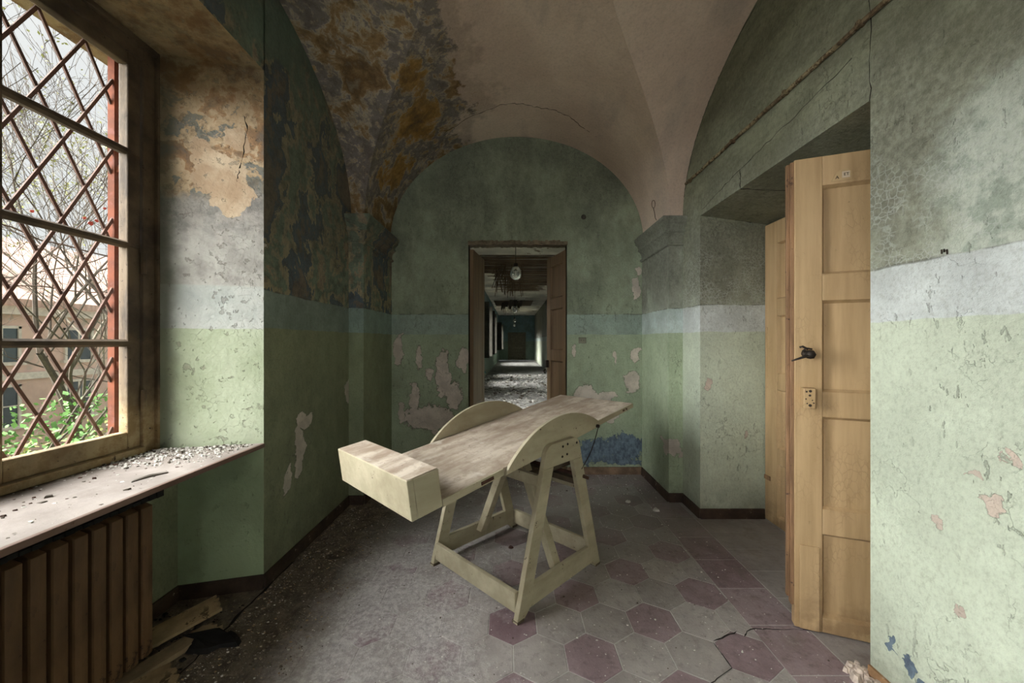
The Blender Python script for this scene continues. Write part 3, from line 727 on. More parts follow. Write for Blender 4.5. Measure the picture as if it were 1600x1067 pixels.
# ------------------------------------------------------------------ radiator under the sill
rad = tag(empty('radiator', (-1.54, 1.1, .04)), 'brown ribbed radiator standing under the window sill', 'radiator')
def RP(b, nm, mat, **k):
    o = b.build(nm, mat, rad, **k); o.location = (1.54, -1.1, -.04); return o
pr = [(-1.62, -.020), (-1.476, -.0215), (-1.470, -.019), (-1.468, 0), (-1.470, .019), (-1.476, .0215), (-1.62, .020)]
fb = MB(); fb.prism([(x, y, .045) for x, y in pr], [(x, y, .64) for x, y in pr])
fb.prism([(x if x < -1.6 else x, y, .64) for x, y in pr], [(x*.5+.5*(-1.56), y*.6, .662) for x, y in pr])
Yf = 1.4994-.0215
f0 = None
for k in range(15):
    if f0 is None:
        f0 = RP(fb, 'fin', m_rad, bevel=.003); f0.location = (1.54, -1.1+Yf, -.04)
    else: copy_of(f0, rad, (1.54, -1.1+Yf-.0566*k, -.04))
b = MB(); b.tube([(-1.56, 1.47, .60), (-1.56, .66, .60)], .022, 10); RP(b, 'pipe', m_rad, smooth=True)
b = MB(); b.tube([(-1.56, .66, .10), (-1.56, 1.47, .10), (-1.56, 1.52, .10), (-1.60, 1.53, .06), (-1.60, 1.53, .0)], .013, 8); RP(b, 'pipe', m_rad, smooth=True)
b = MB(); b.box((-1.655, .66, .05), (-1.622, 1.50, .68)); RP(b, 'shade_sheet', m_blackshade)  # added black sheet behind the fins, sill shade put into its colour
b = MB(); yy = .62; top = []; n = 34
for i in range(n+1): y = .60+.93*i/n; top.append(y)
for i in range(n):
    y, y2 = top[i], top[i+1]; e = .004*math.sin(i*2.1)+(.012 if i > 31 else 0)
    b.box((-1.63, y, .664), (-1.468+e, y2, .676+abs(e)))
RP(b, 'dirt_shade_strip', m_blackshade)  # ragged dirt along the top, with the sill's shadow put into its black

# ------------------------------------------------------------------ doors
def door_leaf(name, loc, rz, w, h, mat, lab, flip=False, hardware=None, stile=.104, panels=((.072, .443), (.557, .966), (1.08, 1.486), (1.606, 2.0)), th=.04, edge=None):
    """leaf lies along local +x from its lock edge to its hinge edge; front faces local -y"""
    d = tag(empty(name, loc, rz), lab, kind='structure')
    b = MB(); b.box((0, 0, .006), (stile, th, h)); b.build('stile', mat, d, bevel=.003)
    b = MB(); b.box((w-stile*.8, 0, .006), (w, th, h)); b.build('stile', mat, d, bevel=.003)
    x0, x1 = stile, w-stile*.8
    zs = [.006]+[q for p in panels for q in p]+[h]
    for k in range(0, len(zs), 2):
        b = MB(); b.box((x0, .001, zs[k]), (x1, th-.001, zs[k+1])); b.build('rail', mat, d, bevel=.003)
    for a, c in panels:
        b = MB(); i = .011
        b.box((x0, .021, a), (x1, th-.004, c))
        # bevelled moulding frame
        for (p, q, r_, s_) in (((x0, a), (x1, a), (x1-i, a+i), (x0+i, a+i)), ((x1, a), (x1, c), (x1-i, c-i), (x1-i, a+i)), ((x1, c), (x0, c), (x0+i, c-i), (x1-i, c-i)), ((x0, c), (x0, a), (x0+i, a+i), (x0+i, c-i))):
            b.poly([(p[0], .003, p[1]), (q[0], .003, q[1]), (r_[0], .0205, r_[1]), (s_[0], .0205, s_[1])])
        b.build('panel', mat, d)
    return d
ang = math.atan2(-.219, .574)
d1 = door_leaf('door_1', (1.280, 1.679, 0), ang, .62, 2.132, m_door, 'nearer ochre panelled door leaf standing open into the room with a rusty latch')
# rebate strip on the lock edge
b = MB(); b.box((-.014, .004, .10), (.0, .030, 2.125)); b.box((-.026, .014, .13), (-.014, .034, 2.12)); b.build('rebate_strip', m_dooredge, d1, bevel=.002)
b = MB(); b.box((.018, -.008, .008), (.092, 0, .385)); o = b.build('patch_board', m_door, d1, bevel=.003)
b = MB(); b.box((.022, -.042, 1.008), (.066, 0, 1.098)); o = b.build('lock_box', m_door, d1, bevel=.003); o['label'] = 'ochre painted surface lock, paint chipped to dark spots'
b = MB()
for x, z in ((.032, 1.085), (.052, 1.088), (.044, 1.07), (.05, 1.045), (.034, 1.03), (.046, 1.022), (.056, 1.03), (.03, 1.05)): b.lathe([(0, 0), (.003, 0)], (x, -.0425, z), 6); 
lk = MB()
for x, z, r_ in ((.032, 1.082, .004), (.046, 1.085, .006), (.044, 1.066, .005), (.053, 1.045, .0025), (.034, 1.03, .003), (.045, 1.022, .0065), (.058, 1.033, .003), (.03, 1.05, .003)):
    lk.tube([(x, -.0415, z), (x, -.0432, z)], r_, 8)
lk.build('screw_hole', m_iron, o)
b = MB(); b.tube([(.040, 0, 1.250), (.040, -.028, 1.250)], .016, 10); b.lathe([(0, -.02), (.013, -.017), (.021, 0), (.013, .017), (0, .02)], (.045, -.045, 1.247), 12)
b.tube([(.05, -.05, 1.245), (.02, -.06, 1.238), (-.03, -.066, 1.218)], [.007, .006, .003], 6); b.tube([(.04, -.03, 1.27), (.02, -.034, 1.282), (.01, -.03, 1.278)], .005, 6); b.tube([(.055, -.03, 1.27), (.035, -.034, 1.275), (.02, -.03, 1.26)], .004, 6)
o = b.build('latch', m_iron, d1, smooth=True); o['label'] = 'dark iron broken latch knob'
b = MB(); b.tube([(.14, 0, .0), (.14, -.0012, 0)], .001, 6)
# little number plate on the top rail
b = MB(); ring = [(.135, 2.012), (.205, 2.012), (.205, 2.05), (.19, 2.058), (.165, 2.058), (.15, 2.045)]
b.prism([(x, 0, z) for x, z in ring], [(x, -.003, z) for x, z in ring]); pl = b.build('label_plate', plain('plate_ochre', (.50, .36, .2)), d1)
b = MB(); b.box((.172, -.0045, 2.022), (.2, -.003, 2.05)); pl2 = b.build('paper_label', plain('label_paper', (.60, .50, .38)), pl)
def text(s, size, loc, rot, mat, parent, ext=.0006, name='lettering'):
    cu = bpy.data.curves.new(name, 'FONT'); cu.body = s; cu.size = size; cu.extrude = ext; cu.align_x = 'CENTER'; cu.align_y = 'CENTER'
    o = bpy.data.objects.new(name, cu); COL.objects.link(o)
    dg = bpy.context.evaluated_depsgraph_get(); me = bpy.data.meshes.new_from_object(o.evaluated_get(dg)); bpy.data.objects.remove(o)
    o = bpy.data.objects.new(name, me); COL.objects.link(o); me.materials.clear(); me.materials.append(mat)
    o.parent = parent; o.location = loc; o.rotation_euler = rot; return o
text('ET', .018, (.187, -.0049, 2.036), (math.pi/2, 0, 0), m_iron, pl); text('A', .02, (.155, -.0034, 2.026), (math.pi/2, 0, 0), m_iron, pl)
ROT = -math.pi/2
d2 = door_leaf('door_2', (1.852, 2.715, 0), ROT, .62, 2.158, m_door, 'farther ochre panelled door leaf, shut in the back of the recess', stile=.125)
b = MB(); b.prism([(.022+.008*math.cos(a), 0, (1.40 if math.sin(a) > 0 else 1.055)+.012*math.sin(a)) for a in [i*math.pi/5 for i in range(10)]], [(.022+.008*math.cos(a), -.004, (1.40 if math.sin(a) > 0 else 1.055)+.012*math.sin(a)) for a in [i*math.pi/5 for i in range(10)]])
b.build('bolt_plate', m_door, d2)
b = MB(); b.box((.0, -.006, .30), (.06, 0, .33)); b.build('hinge', m_dooredge, d2)
# side room behind the recess
b = MB(); b.box((2.0, 1.2, 0), (3.3, 1.25, HT)); b.box((2.0, 2.9, 0), (3.3, 2.95, HT)); b.box((3.3, 1.2, 0), (3.35, 2.95, HT))
tag(b.build('wall_side_room', m_back), 'walls of the dark room beyond the recess doors', kind='structure')
LP = ((.10, .55), (.68, 1.10), (1.22, 1.66), (1.78, 2.13))
d3 = door_leaf('door_3', (-.375, 4.206, 0), math.atan2(-.486, -.074), .49, 2.24, m_door2, 'left brown leaf of the open doorway into the corridor', panels=LP, stile=.10)
d4 = door_leaf('door_4', (.374, 4.178, 0), math.atan2(-.462, .150), .486, 2.24, m_door2, 'right brown leaf of the open doorway into the corridor', panels=LP, stile=.10)
b = MB(); b.box((.01, -.03, 1.02), (.05, 0, 1.10)); b.tube([(.03, -.03, 1.0), (.03, -.05, .98), (.07, -.055, .96)], .008, 6); b.build('latch', m_iron, d4)
# door 3 shows its panel side to the room: the leaf front faces local -y; turn it
b = MB()      # broken lintel of the doorway
r = random.Random(3); n = 40
for i in range(n):
    x0 = -.452+.98*i/n; x1 = -.452+.98*(i+1)/n; z0 = 2.262+r.uniform(-.006, .004); b.box((x0, YB-.012-r.uniform(0, .006), z0), (x1, YB+.10, 2.300+r.uniform(-.006, .008)))
tag(b.build('trim_6', plain('broken_lintel', (.20, .16, .11), .9, .5, 25, .6, .01)), 'ragged broken plaster and wood lintel over the doorway', kind='structure')
b = MB(); b.box((-.452, YB+.01, 0), (-.449, YB+.12, 2.27)); b.box((.524, YB+.01, 0), (.529, YB+.12, 2.27)); tag(b.build('trim_7', m_door2), 'thin brown door jambs of the corridor doorway', kind='structure')

# ------------------------------------------------------------------ tilting table
U = Vector((.718, .696)); V = Vector((-.735, .678)); O2 = Vector((.0147, 1.688)); L = .688
TC = O2+U*(L/2)+V*(L/2)
tb = tag(empty('tilting_table', (TC.x, TC.y, 0), math.atan2(U.y, U.x)), 'cream painted wooden tilting examination table with curved side boards and end box', 'table')
_inv = tb.matrix_basis.inverted()
ca, sa = math.cos(-math.atan2(U.y, U.x)), math.sin(-math.atan2(U.y, U.x))
def T(s, t, z):
    p = O2+U*s+V*t-TC; return (p.x*ca-p.y*sa, p.x*sa+p.y*ca, z)
AL = math.atan(.135)
def SL(a, n, t):
    return T(-.372+a*math.cos(AL)-n*math.sin(AL), t, .679+a*math.sin(AL)+n*math.cos(AL))
def tslab(poly, t0, t1, name, mat, bev=.003, f=None, parent=tb):
    f = f or (lambda p, t: T(p[0], t, p[1])); b = MB()
    b.prism([f(p, t0) for p in poly], [f(p, t1) for p in poly]); return b.build(name, mat, parent, bevel=bev)
fs = lambda p, t: SL(p[0], p[1], t)
legp = [(0, 0), (.045, 0), (.0835, .035), (.262, .668), (.183, .668)]
plp = [(.183, .668), (.505, .668), (.491, .725), (.482, .755), (.463, .777), (.438, .787), (.25, .783), (.222, .772), (.205, .75), (.197, .72)]
for t0, t1 in ((0, .028), (.66, .688)):
    for mir in (False, True):
        tslab([(L-p[0] if mir else p[0], p[1]) for p in legp], t0, t1, 'leg', m_table)
    tslab(plp, t0, t1, 'top_plate', m_table)
    tslab([(.072, .038), (.616, .038), (.590, .138), (.098, .138)], t0+.001, t1-.001, 'rail', m_table)
for s0 in (.016, L-.04):      # rails across
    b = MB(); b.box((s0, .028, .034), (s0+.024, .66, .128), fn=T); b.build('rail', m_table, tb, bevel=.003)
for s0, t0 in ((.0, 0), (L-.05, 0), (0, .655), (L-.05, .655)):
    b = MB(); b.box((s0+.002, t0-.001, .0), (s0+.046, t0+.034, .012), fn=T); b.build('foot', m_tabledark, tb)
for mir in (False, True):     # V braces up to the pivot
    def q(t): return L-t if mir else t
    bp = [(.028, .10), (.075, .10), (.345, .70), (.305, .735)]
    b = MB(); b.prism([T(.318, q(t), z) for t, z in bp], [T(.366, q(t), z) for t, z in bp]); b.build('brace', m_table, tb, bevel=.003)
b = MB(); b.box((.53, .028, .470), (.556, .66, .497), fn=T); b.build('cross_beam', m_table, tb, bevel=.002)
b = MB(); b.box((.165, .028, .585), (.19, .66, .640), fn=T); b.build('cross_beam', m_table, tb, bevel=.002)
b = MB(); b.box((.50, .03, .505), (.545, .655, .535), fn=T); b.box((.19, .09, .60), (.545, .12, .63), fn=T); b.build('steel_frame', m_tabledark, tb)
b = MB(); b.tube([T(.52, .655, .555), T(.52, -.002, .555)], .011, 8); b.tube([T(.52, .02, .52), T(.52, .02, .60)], .014, 8); b.tube([T(.515, .02, .59), T(.495, .03, .61), T(.49, .01, .60)], .007, 6)
b.tube([T(.52, -.03, .552), T(.52, .03, .555)], .009, 8); b.build('crank_shaft', m_rust, tb)
b = MB(); b.tube([T(.345, .03, .705), T(.345, .655, .705)], .016, 10); b.build('pivot_shaft', m_iron, tb)
b = MB(); b.box((.29, .10, .715), (.40, .58, .742), fn=T); b.build('pivot_block', m_table, tb)
# top
tslab([(-.112, -.031), (1.539, -.031), (1.539, 0), (-.112, 0)], .047, .641, 'tabletop', m_top, .002, fs)
arc = []; n = 22; a0, a1 = .360, 1.104; c = (a1-a0)/2; sag = .133; R = (c*c+sag*sag)/(2*sag); th0 = math.asin(c/R)
for i in range(n+1):
    th = -th0+2*th0*i/n; arc.append(((a0+a1)/2+R*math.sin(th), sag-R+R*math.cos(th)))
bd = [(a0-.03, -.031), (a1-.0, -.031), (a1+.004, -.012)]+arc[::-1]
for t0, t1, lab in ((.029, .047, None), (.641, .659, None)): tslab(bd, t0, t1, 'side_board', m_table, .002, fs)
bx = MB(); bx.box((-.110, 0, .05), (0, .126, .640), fn=lambda a, n, t: SL(a, n, t)); bx.box((-.136, -.031, .045), (-.110, .128, .664), fn=lambda a, n, t: SL(a, n, t))
bx.box((-.110, -.0315, .0452), (0.0, .1265, .052), fn=lambda a, n, t: SL(a, n, t)); bx.box((-.110, -.0315, .640), (.0, .1265, .6635), fn=lambda a, n, t: SL(a, n, t))
bx.build('end_box', m_table, tb, bevel=.006)
b = MB(); b.box((-.132, .1275, .050), (-.002, .1292, .659), fn=lambda a, n, t: SL(a, n, t)); b.build('box_lid', m_top, tb)
b = MB(); b.box((0, -.031, .040), (a0-.03, -.001, .048), fn=lambda a, n, t: SL(a, n, t)); b.build('edge_strip', m_table, tb)
b = MB(); b.box((a1, -.031, .040), (1.539, -.001, .048), fn=lambda a, n, t: SL(a, n, t)); b.build('edge_strip', m_table, tb)
for s_, z_ in ((.335, .757), (.375, .762), (.33, .705), (.37, .71), (.455, .755)):
    for t0, t1 in ((-.003, .0),):
        b = MB(); b.tube([T(s_, t0, z_), T(s_, t1, z_)], .0065, 8); b.build('bolt', m_iron, tb)
b = MB(); b.tube([SL(.20, -.018, .038), SL(.26, -.016, .038)], .004, 6); b.box((.195, -.024, .036), (.265, -.010, .040), fn=lambda a, n, t: SL(a, n, t)); b.build('hasp', m_rust, tb)
b = MB(); b.tube([SL(1.40, -.016, .039), SL(1.42, -.016, .039)], .005, 6); b.tube([SL(1.44, -.016, .039), SL(1.452, -.016, .039)], .005, 6); b.build('hasp', m_rust, tb)
b = MB(); b.tube([SL(1.075, -.02, .029), SL(1.075, -.02, .014)], .010, 10); b.build('eye_bolt', m_iron, tb)
e0 = Vector(SL(1.075, -.022, .018)); e1 = Vector(T(.50, .0, .60)); pts = []
for i in range(13):
    k = i/12; p = e0.lerp(e1, k); p.z -= .02*math.sin(math.pi*k); p.x += .012*math.sin(math.pi*k); pts.append(p)
b = MB(); b.tube(pts, .0028, 6); b.build('cord', m_iron, tb)
tb_parts = list(tb.children)

# ------------------------------------------------------------------ fixtures on the walls
b = MB(); pts = []
for i in range(60): y = 2.93-2.4*i/59; pts.append((XR-.010+.001*math.sin(i*1.3), y, 2.562-.01*i/59+.0012*math.sin(i*.9)))
b.tube(pts, .0105, 7)
for y in (2.86, 2.3, 1.85, 1.45, 1.3, 1.0): b.tube([(XR, y, 2.556), (XR-.026, y, 2.556)], .013, 6)
tag(b.build('conduit_pipe', plain('rust_pipe', (.15, .10, .055), .9, .6, 60, .6, .01, chip=(.33, .27, .16), chipt=.47, chips=45)), 'rusty conduit running along the right wall above the door recess', 'pipe')
b = MB()     # wire loop by the capital
lp = [(1.325+.016*math.cos(a), 2.99-.0, 2.475+.035*math.sin(a)) for a in [i*math.pi/8-math.pi/2 for i in range(17)]]
b.tube([(1.205, 3.10, 2.44+.035*math.sin(a)) if False else (1.175+.014*math.cos(a), 3.10, 2.465+.033*math.sin(a)) for a in [i*math.pi/8-math.pi/2 for i in range(17)]], .0022, 5)
b.tube([(1.175, 3.10, 2.432), (1.185, 3.10, 2.39), (1.19, 3.10, 2.35), (1.20, 3.10, 2.33)], .0026, 5)
tag(b.build('wire_loop', m_rust), 'bent rusty wire loop sticking up from the right capital', 'wire')
sw = tag(empty('wall_socket', (.675, YB, 1.32)), 'small grey socket plate on the back wall right of the doorway', 'socket')
b = MB(); b.box((-.038, -.008, -.028), (.038, 0, .028)); b.build('plate', plain('socket_grey', (.20, .20, .15), .6), sw, bevel=.004)
b = MB(); b.tube([(-.012, -.0082, 0), (-.012, -.0095, 0)], .004, 8); b.tube([(.012, -.0082, 0), (.012, -.0095, 0)], .004, 8); b.build('socket_hole', m_iron, sw)
b = MB(); b.lathe([(0, 0), (.014, 0), (.022, .006), (.026, .0)], (0, 0, 0), 10)
o = b.build('pipe_stub', plain('hole_rim', (.06, .055, .045)), loc=(.688, YB-.001, 2.538)); o.rotation_euler = (math.pi/2, 0, 0); tag(o, 'small round hole rim high on the back wall right of the doorway', 'hole')
b = MB()
for (y, z, s) in ((1.185, 1.592, .006), (1.170, 1.588, .007), (1.178, 1.594, .004)): b.tube([(XR, y, z-s), (XR-.005, y-.004, z), (XR-.001, y, z+s)], .0025, 5)
tag(b.build('nail', m_iron), 'pair of black bent nails on the pale band of the right wall', 'nail')
# surface cracks: thin dark relief on wall, lintel and vault edge
def wcrack(name, pts, w, lab, fn):
    b = MB(); r = random.Random(len(pts)*7+3); P3 = []
    for (p, q) in zip(pts[:-1], pts[1:]):
        k = 7
        for i in range(k): P3.append(tuple(p[j]+(q[j]-p[j])*i/k+r.uniform(-1, 1)*.006*(0 if j == fn else 1) for j in range(3)))
    P3.append(pts[-1]); b.tube(P3, [w*r.uniform(.35, 1.1) for _ in P3], 4, cap=False)
    return tag(b.build(name, m_crack), lab, kind='structure')
wcrack('trim_8', [(XR, 2.70, 2.27), (XR, 2.40, 2.33), (XR, 2.10, 2.375), (XR, 1.80, 2.41), (XR, 1.5, 2.46)], .0024, 'crack in the wall above the door recess', 0)
wcrack('trim_9', [(XR, 2.24, 2.345), (XR, 2.24, 2.24)], .0032, 'short upright crack above the door recess', 0)
wcrack('trim_10', [(XR, 2.24, 2.236), (1.6, 2.2, 2.208), (1.85, 2.13, 2.174)], .0032, 'crack across the soffit of the door recess', 2)
wcrack('trim_11', [(XR-.001, 2.722, 2.25), (1.6, 2.72, 2.211), (1.85, 2.72, 2.178)], .0030, 'crack along the top of the recess jamb', 1)
wcrack('trim_12', [(XR, 1.4225, 2.24), (XR, 1.424, 2.5), (XR, 1.4225, 2.8)], .0022, 'upright crack above the corner of the recess', 0)
aw = [(XR-.0, 1.731+BB*math.cos(t), ZS+HB*math.sin(t)-.008) for t in [.18+.11*i for i in range(11)]]
wcrack('trim_13', aw, .0028, 'crack following the arch where vault meets the right wall', 0)
vk = [(x, yy, ZS+HA*math.sqrt(1-((x-CX)/A)**2)-.004) for x, yy in ((-.62, 3.30), (-.40, 3.22), (-.12, 3.13), (.05, 3.12), (.22, 3.16), (.34, 3.15), (.48, 3.19), (.62, 3.27), (.74, 3.30))]
wcrack('trim_15', vk, .0022, 'thin crack wandering across the vault in front of the back arch', 1)
wcrack('trim_14', [(XL-.1, 1.9325, 2.55), (XL-.075, 1.936, 2.40), (XL-.11, 1.9275, 2.22), (XL-.12, 1.925, 2.14)], .005, 'deep crack in the plaster of the window reveal', 1)

# ------------------------------------------------------------------ loose boards and rubbish by the radiator
def board(name, loc, rz, dims, mat, lab, tilt=(0, 0)):
    l, w_, t_ = dims; b = MB(); r = random.Random(int(l*1000)); n = 8
    e0 = [(-l/2+r.uniform(-.02, .02), -w_/2+w_*i/n) for i in range(n+1)]; e1 = [(l/2+r.uniform(-.02, .02), w_/2-w_*i/n) for i in range(n+1)]
    ring = (e0+e1)[::-1]; b.prism([(x, y, 0) for x, y in ring][::1], [(x, y, t_) for x, y in ring])
    o = b.build(name, mat, loc=loc); o.rotation_euler = (tilt[0], tilt[1], rz); return tag(o, lab, 'board')
board('wood_board', (-1.50, 1.66, .03), 1.0, (.26, .11, .014), m_wood, 'torn ochre board resting between radiator and skirting', (.12, -.05))
board('wood_board', (-1.435, 1.50, .002), 1.15, (.36, .075, .02), plain('grey_board', (.28, .21, .13), .85, .4, 9), 'pale narrow board lying on the floor below the radiator end')
board('wood_board', (-1.40, 1.36, .002), .9, (.22, .13, .012), m_wood, 'short wide board at the foot of the radiator', (0, .03))
b = MB(); r = random.Random(9); ring = []
for i in range(14):
    a = i/14*6.283; ring.append((.15*math.cos(a)*r.uniform(.45, 1.15), .07*math.sin(a)*r.uniform(.4, 1.2)))
b.prism([(x, y, .0) for x, y in ring], [(x*.9, y*.9, .012+.02*r.random()) for x, y in ring])
o = b.build('tar_paper', m_blackshade, loc=(-1.30, 1.60, .001)); tag(o, 'crumpled sheet of black tar paper on the floor by the boards', 'paper')
b = MB(); b.prism([(0, 0, 0), (.10, .01, 0), (.12, .06, 0), (.02, .05, 0)], [(0, 0, .003), (.10, .01, .012), (.12, .06, .002), (.02, .05, .006)])
o = b.build('plaster_piece', m_chip, loc=(-1.60, 1.72, .005)); tag(o, 'flat grey plaster piece lying against the corner skirting', 'plaster')
for i, (x, y, s, lab) in enumerate([(-.02, 2.33, .016, 'small rust brown leaf lying inside the table base'), (1.10, 2.84, .028, 'fist sized grey plaster lump at the right wall foot'), (.93, 3.0, .02, 'flat pale plaster piece on the floor before the far right pilaster')]):
    b = MB(); r = random.Random(i+20); ringA = [(s*math.cos(a)*r.uniform(.7, 1.2), s*.8*math.sin(a)*r.uniform(.7, 1.2)) for a in [k*.785 for k in range(8)]]
    b.prism([(px, py, 0) for px, py in ringA], [(px*.75, py*.75, s*(.45+.3*r.random())) for px, py in ringA])
    o = b.build('dry_leaf' if i == 0 else 'plaster_piece', m_rust if i == 0 else m_chip, loc=(x, y, 0)); tag(o, lab, 'leaf' if i == 0 else 'plaster')
# broken plaster clump at the near right wall foot
b = MB(); r = random.Random(31)
for k in range(60):
    y = 1.46-.34*r.random(); x = XR-.015-.05*r.random(); s = r.uniform(.008, .024); z0 = .0+.05*r.random()*(1-(XR-x)/.09)
    ringA = [(x+s*math.cos(a)*r.uniform(.6, 1.1), y+s*math.sin(a)*r.uniform(.6, 1.1)) for a in [q*1.05 for q in range(6)]]
    b.prism([(px, py, z0*.0) for px, py in ringA], [(x+(px-x)*.6, y+(py-y)*.6, z0+s*.8) for px, py in ringA])
tag(b.build('plaster_clump', plain('pink_plaster', (.62, .52, .45), .9, .3, 30, .5, .01)), 'crumbled pinkish plaster heaped at the corner of the near right wall', 'plaster', kind='stuff')
scatter('floor_crumbs', 5200, lambda r: (-1.27+2.6*r.random()**1.7), lambda r, x: 1.0+2.6*r.random(), .0005, .0014, .0062, [m_chip, m_chip, m_chip, m_chipdark],
        'white plaster crumbs strewn over the tiled floor', 'debris', seed=12, thick=.5)
scatter('wall_foot_rubble', 3600, lambda r: XL+.03+.42*r.random()**1.7, lambda r, x: 1.0+1.95*r.random(), .0005, .0018, .0085, [m_chipdark, m_chip2, m_chipdark, m_wood, m_chip2],
        'brown rubble and paint flakes along the foot of the window wall', 'debris', seed=13, thick=.5)
scatter('niche_rubble', 500, lambda r: -1.68+.36*r.random(), lambda r, x: 1.2+.62*r.random(), .0005, .003, .016, [m_chipdark, m_chipdark, m_blackshade, m_wood],
        'dark rubble on the floor under the window sill', 'debris', seed=15, thick=.4)
scatter('back_rubble', 900, lambda r: -1.15+2.35*r.random(), lambda r, x: 3.60-.45*r.random()**2, .0005, .002, .011, [m_chip, m_chipdark, m_chip],
        'plaster flakes along the foot of the back wall', 'debris', seed=14, thick=.4)

# ------------------------------------------------------------------ corridor beyond the doorway
CXL, CXR, CZ, CY1 = -1.10, 1.50, 3.27, 26.7
m_cl = wall_mat('corridor_paint', low=(.22, .30, .24), band=(.22, .34, .34), up=(.19, .30, .32), mold=.4, seed=41, crackle=.4)
m_cr = wall_mat('corridor_paint_right', low=(.48, .52, .42), band=(.50, .58, .55), up=(.30, .31, .27), mold=.5, seed=47, crackle=.4)
wins = [(4.4, 5.6), (6.8, 8.0), (10.2, 11.6), (13.2, 14.6), (20.6, 23.4)]  # first two are out of view, added to brighten the near corridor
b = MB(); y = 3.753
for a, c in wins+[(CY1, None)]:
    b.box((CXL-.25, y, 0), (CXL, a, CZ+.3)); 
    if c is None: break
    b.box((CXL-.25, a, 0), (CXL, c, .85)); b.box((CXL-.25, a, 2.45), (CXL, c, CZ+.3)); y = c
b.box((-2.12, 3.753, 0), (CXL-.2, 3.9, HT))
tag(b.build('wall_corridor_left', m_cl), 'teal corridor wall with tall windows', kind='structure')
b = MB(); b.box((CXR, 3.753, 0), (CXR+.2, CY1, CZ+.3)); tag(b.build('wall_corridor_right', m_cr), 'pale corridor wall opposite the windows', kind='structure')
b = MB(); b.box((CXL-.25, CY1, 0), (CXR+.2, CY1+.2, CZ+.3)); tag(b.build('wall_corridor_end', m_cl), 'teal end wall of the corridor', kind='structure')
m_cf = plain('corridor_floor_dust', (.33, .32, .31), .9, .5, 3, .5, .02, chip=(.15, .14, .13), chipt=.55)
b = MB(); n0 = 0; NX, NY = 26, 220
def rub(x, y):
    k = math.exp(-((y-10.5)/2.6)**2)*.13+math.exp(-((y-13.8)/1.0)**2)*.04
    v = mnoise.fractal(Vector((x*2.4, y*1.6, 3)), .8, 2.2, 5)
    return max(0, k*(.55+.9*v)*(1.0 if y > 5 else 0))+.008*mnoise.noise(Vector((x*6, y*6, 0)))-.006
for i in range(NX+1):
    for j in range(NY+1):
        x = CXL-.02+(CXR-CXL+.04)*i/NX; y = 3.753+(CY1-3.753)*j/NY; b.v.append((x, y, rub(x, y) if j > 0 else -.004))
for i in range(NX):
    for j in range(NY): a = i*(NY+1)+j; b.face((a, a+NY+1, a+NY+2, a+1))
tag(b.build('floor_corridor', m_cf), 'corridor floor buried in pale plaster rubble', kind='structure')
scatter('corridor_rubble', 2600, lambda r: CXL+.1+2.4*r.random(), lambda r, x: 7.0+7.5*r.random(), 0, .012, .06, [m_chip, m_chip, m_chipdark], 'broken ceiling plaster strewn along the corridor floor', 'rubble', seed=77, thick=.6, zf=lambda x, y: rub(x, y)-.004)
m_cc = plain('corridor_ceiling', (.66, .62, .54), .9, .35, 1.4, .3, .02, chip=(.22, .17, .12), chipt=.6, chips=2.0)
m_lath = plain('bare_lath', (.20, .135, .085), .9, .6, 16, .6, .02, stretch=(.4, 3, 1))
b = MB(); b.box((CXL-.2, 3.753, CZ), (CXR+.2, CY1+.2, CZ+.1));  cc = tag(b.build('ceiling_corridor', m_cc), 'corridor ceiling with fallen plaster and bare laths', kind='structure')
# exposed laths: each a strip across the corridor
r = random.Random(5)
lm = MB(); lm.box((0, -.016, -.006), (1, .016, .006)); lathm = lm.build('lath', m_lath, cc); lathm.location = (-.9, 8.3, CZ-.01); lathm.scale = (2.3, 1, 1)
for k in range(95):
    y = 8.35+5.6*k/95
    if y > 10.4: x0, x1 = -.35+.5*math.sin(k*.7)*.5+r.uniform(-.2, .2), 1.45
    else: x0, x1 = -1.05+r.uniform(0, .15), 1.45-r.uniform(0, .25)
    if y > 12.6: x1 = .9+r.uniform(-.2, .3)
    o = copy_of(lathm, cc, (x0, y+r.uniform(-.01, .01), CZ-.012-r.uniform(0, .02))); o.scale = (x1-x0, 1, 1); o.rotation_euler = (0, r.uniform(-.01, .01), r.uniform(-.02, .02))
b = MB()
for k in range(70):     # laths hanging down from the hole
    x = r.uniform(-.5, .25) if k < 52 else r.uniform(-.5, .3); y = r.uniform(9.0, 10.6) if k < 52 else r.uniform(17.5, 19.5); ln = r.uniform(.15, .75)*(1 if k < 52 else .8)
    p = Vector((x, y, CZ)); q = p+Vector((r.uniform(-.16, .12), r.uniform(-.15, .15), -ln)); b.tube([p, q], .009, 4)
tag(b.build('hanging_laths', m_lath), 'broken laths and reeds hanging from the corridor ceiling', 'lath', kind='stuff')
b = MB(); b.box((-.95, 17.3, CZ-.02), (.9, 19.6, CZ-.003)); b.build('lath_patch', m_lath, cc)
# ragged curls of plaster hanging at the second break
b = MB()
for k in range(14):
    x = r.uniform(-.6, .3); y = r.uniform(16.9, 18.2); b.prism([(x, y, CZ), (x+.12, y+.02, CZ), (x+.12, y+.05, CZ), (x, y+.04, CZ)], [(x-.05, y, CZ-r.uniform(.1, .45)), (x+.05, y+.02, CZ-.3), (x+.05, y+.05, CZ-.3), (x-.05, y+.04, CZ-.25)])
tag(b.build('hanging_plaster', m_chipdark), 'torn plaster and mat flaps hanging farther down the corridor', 'plaster', kind='stuff')
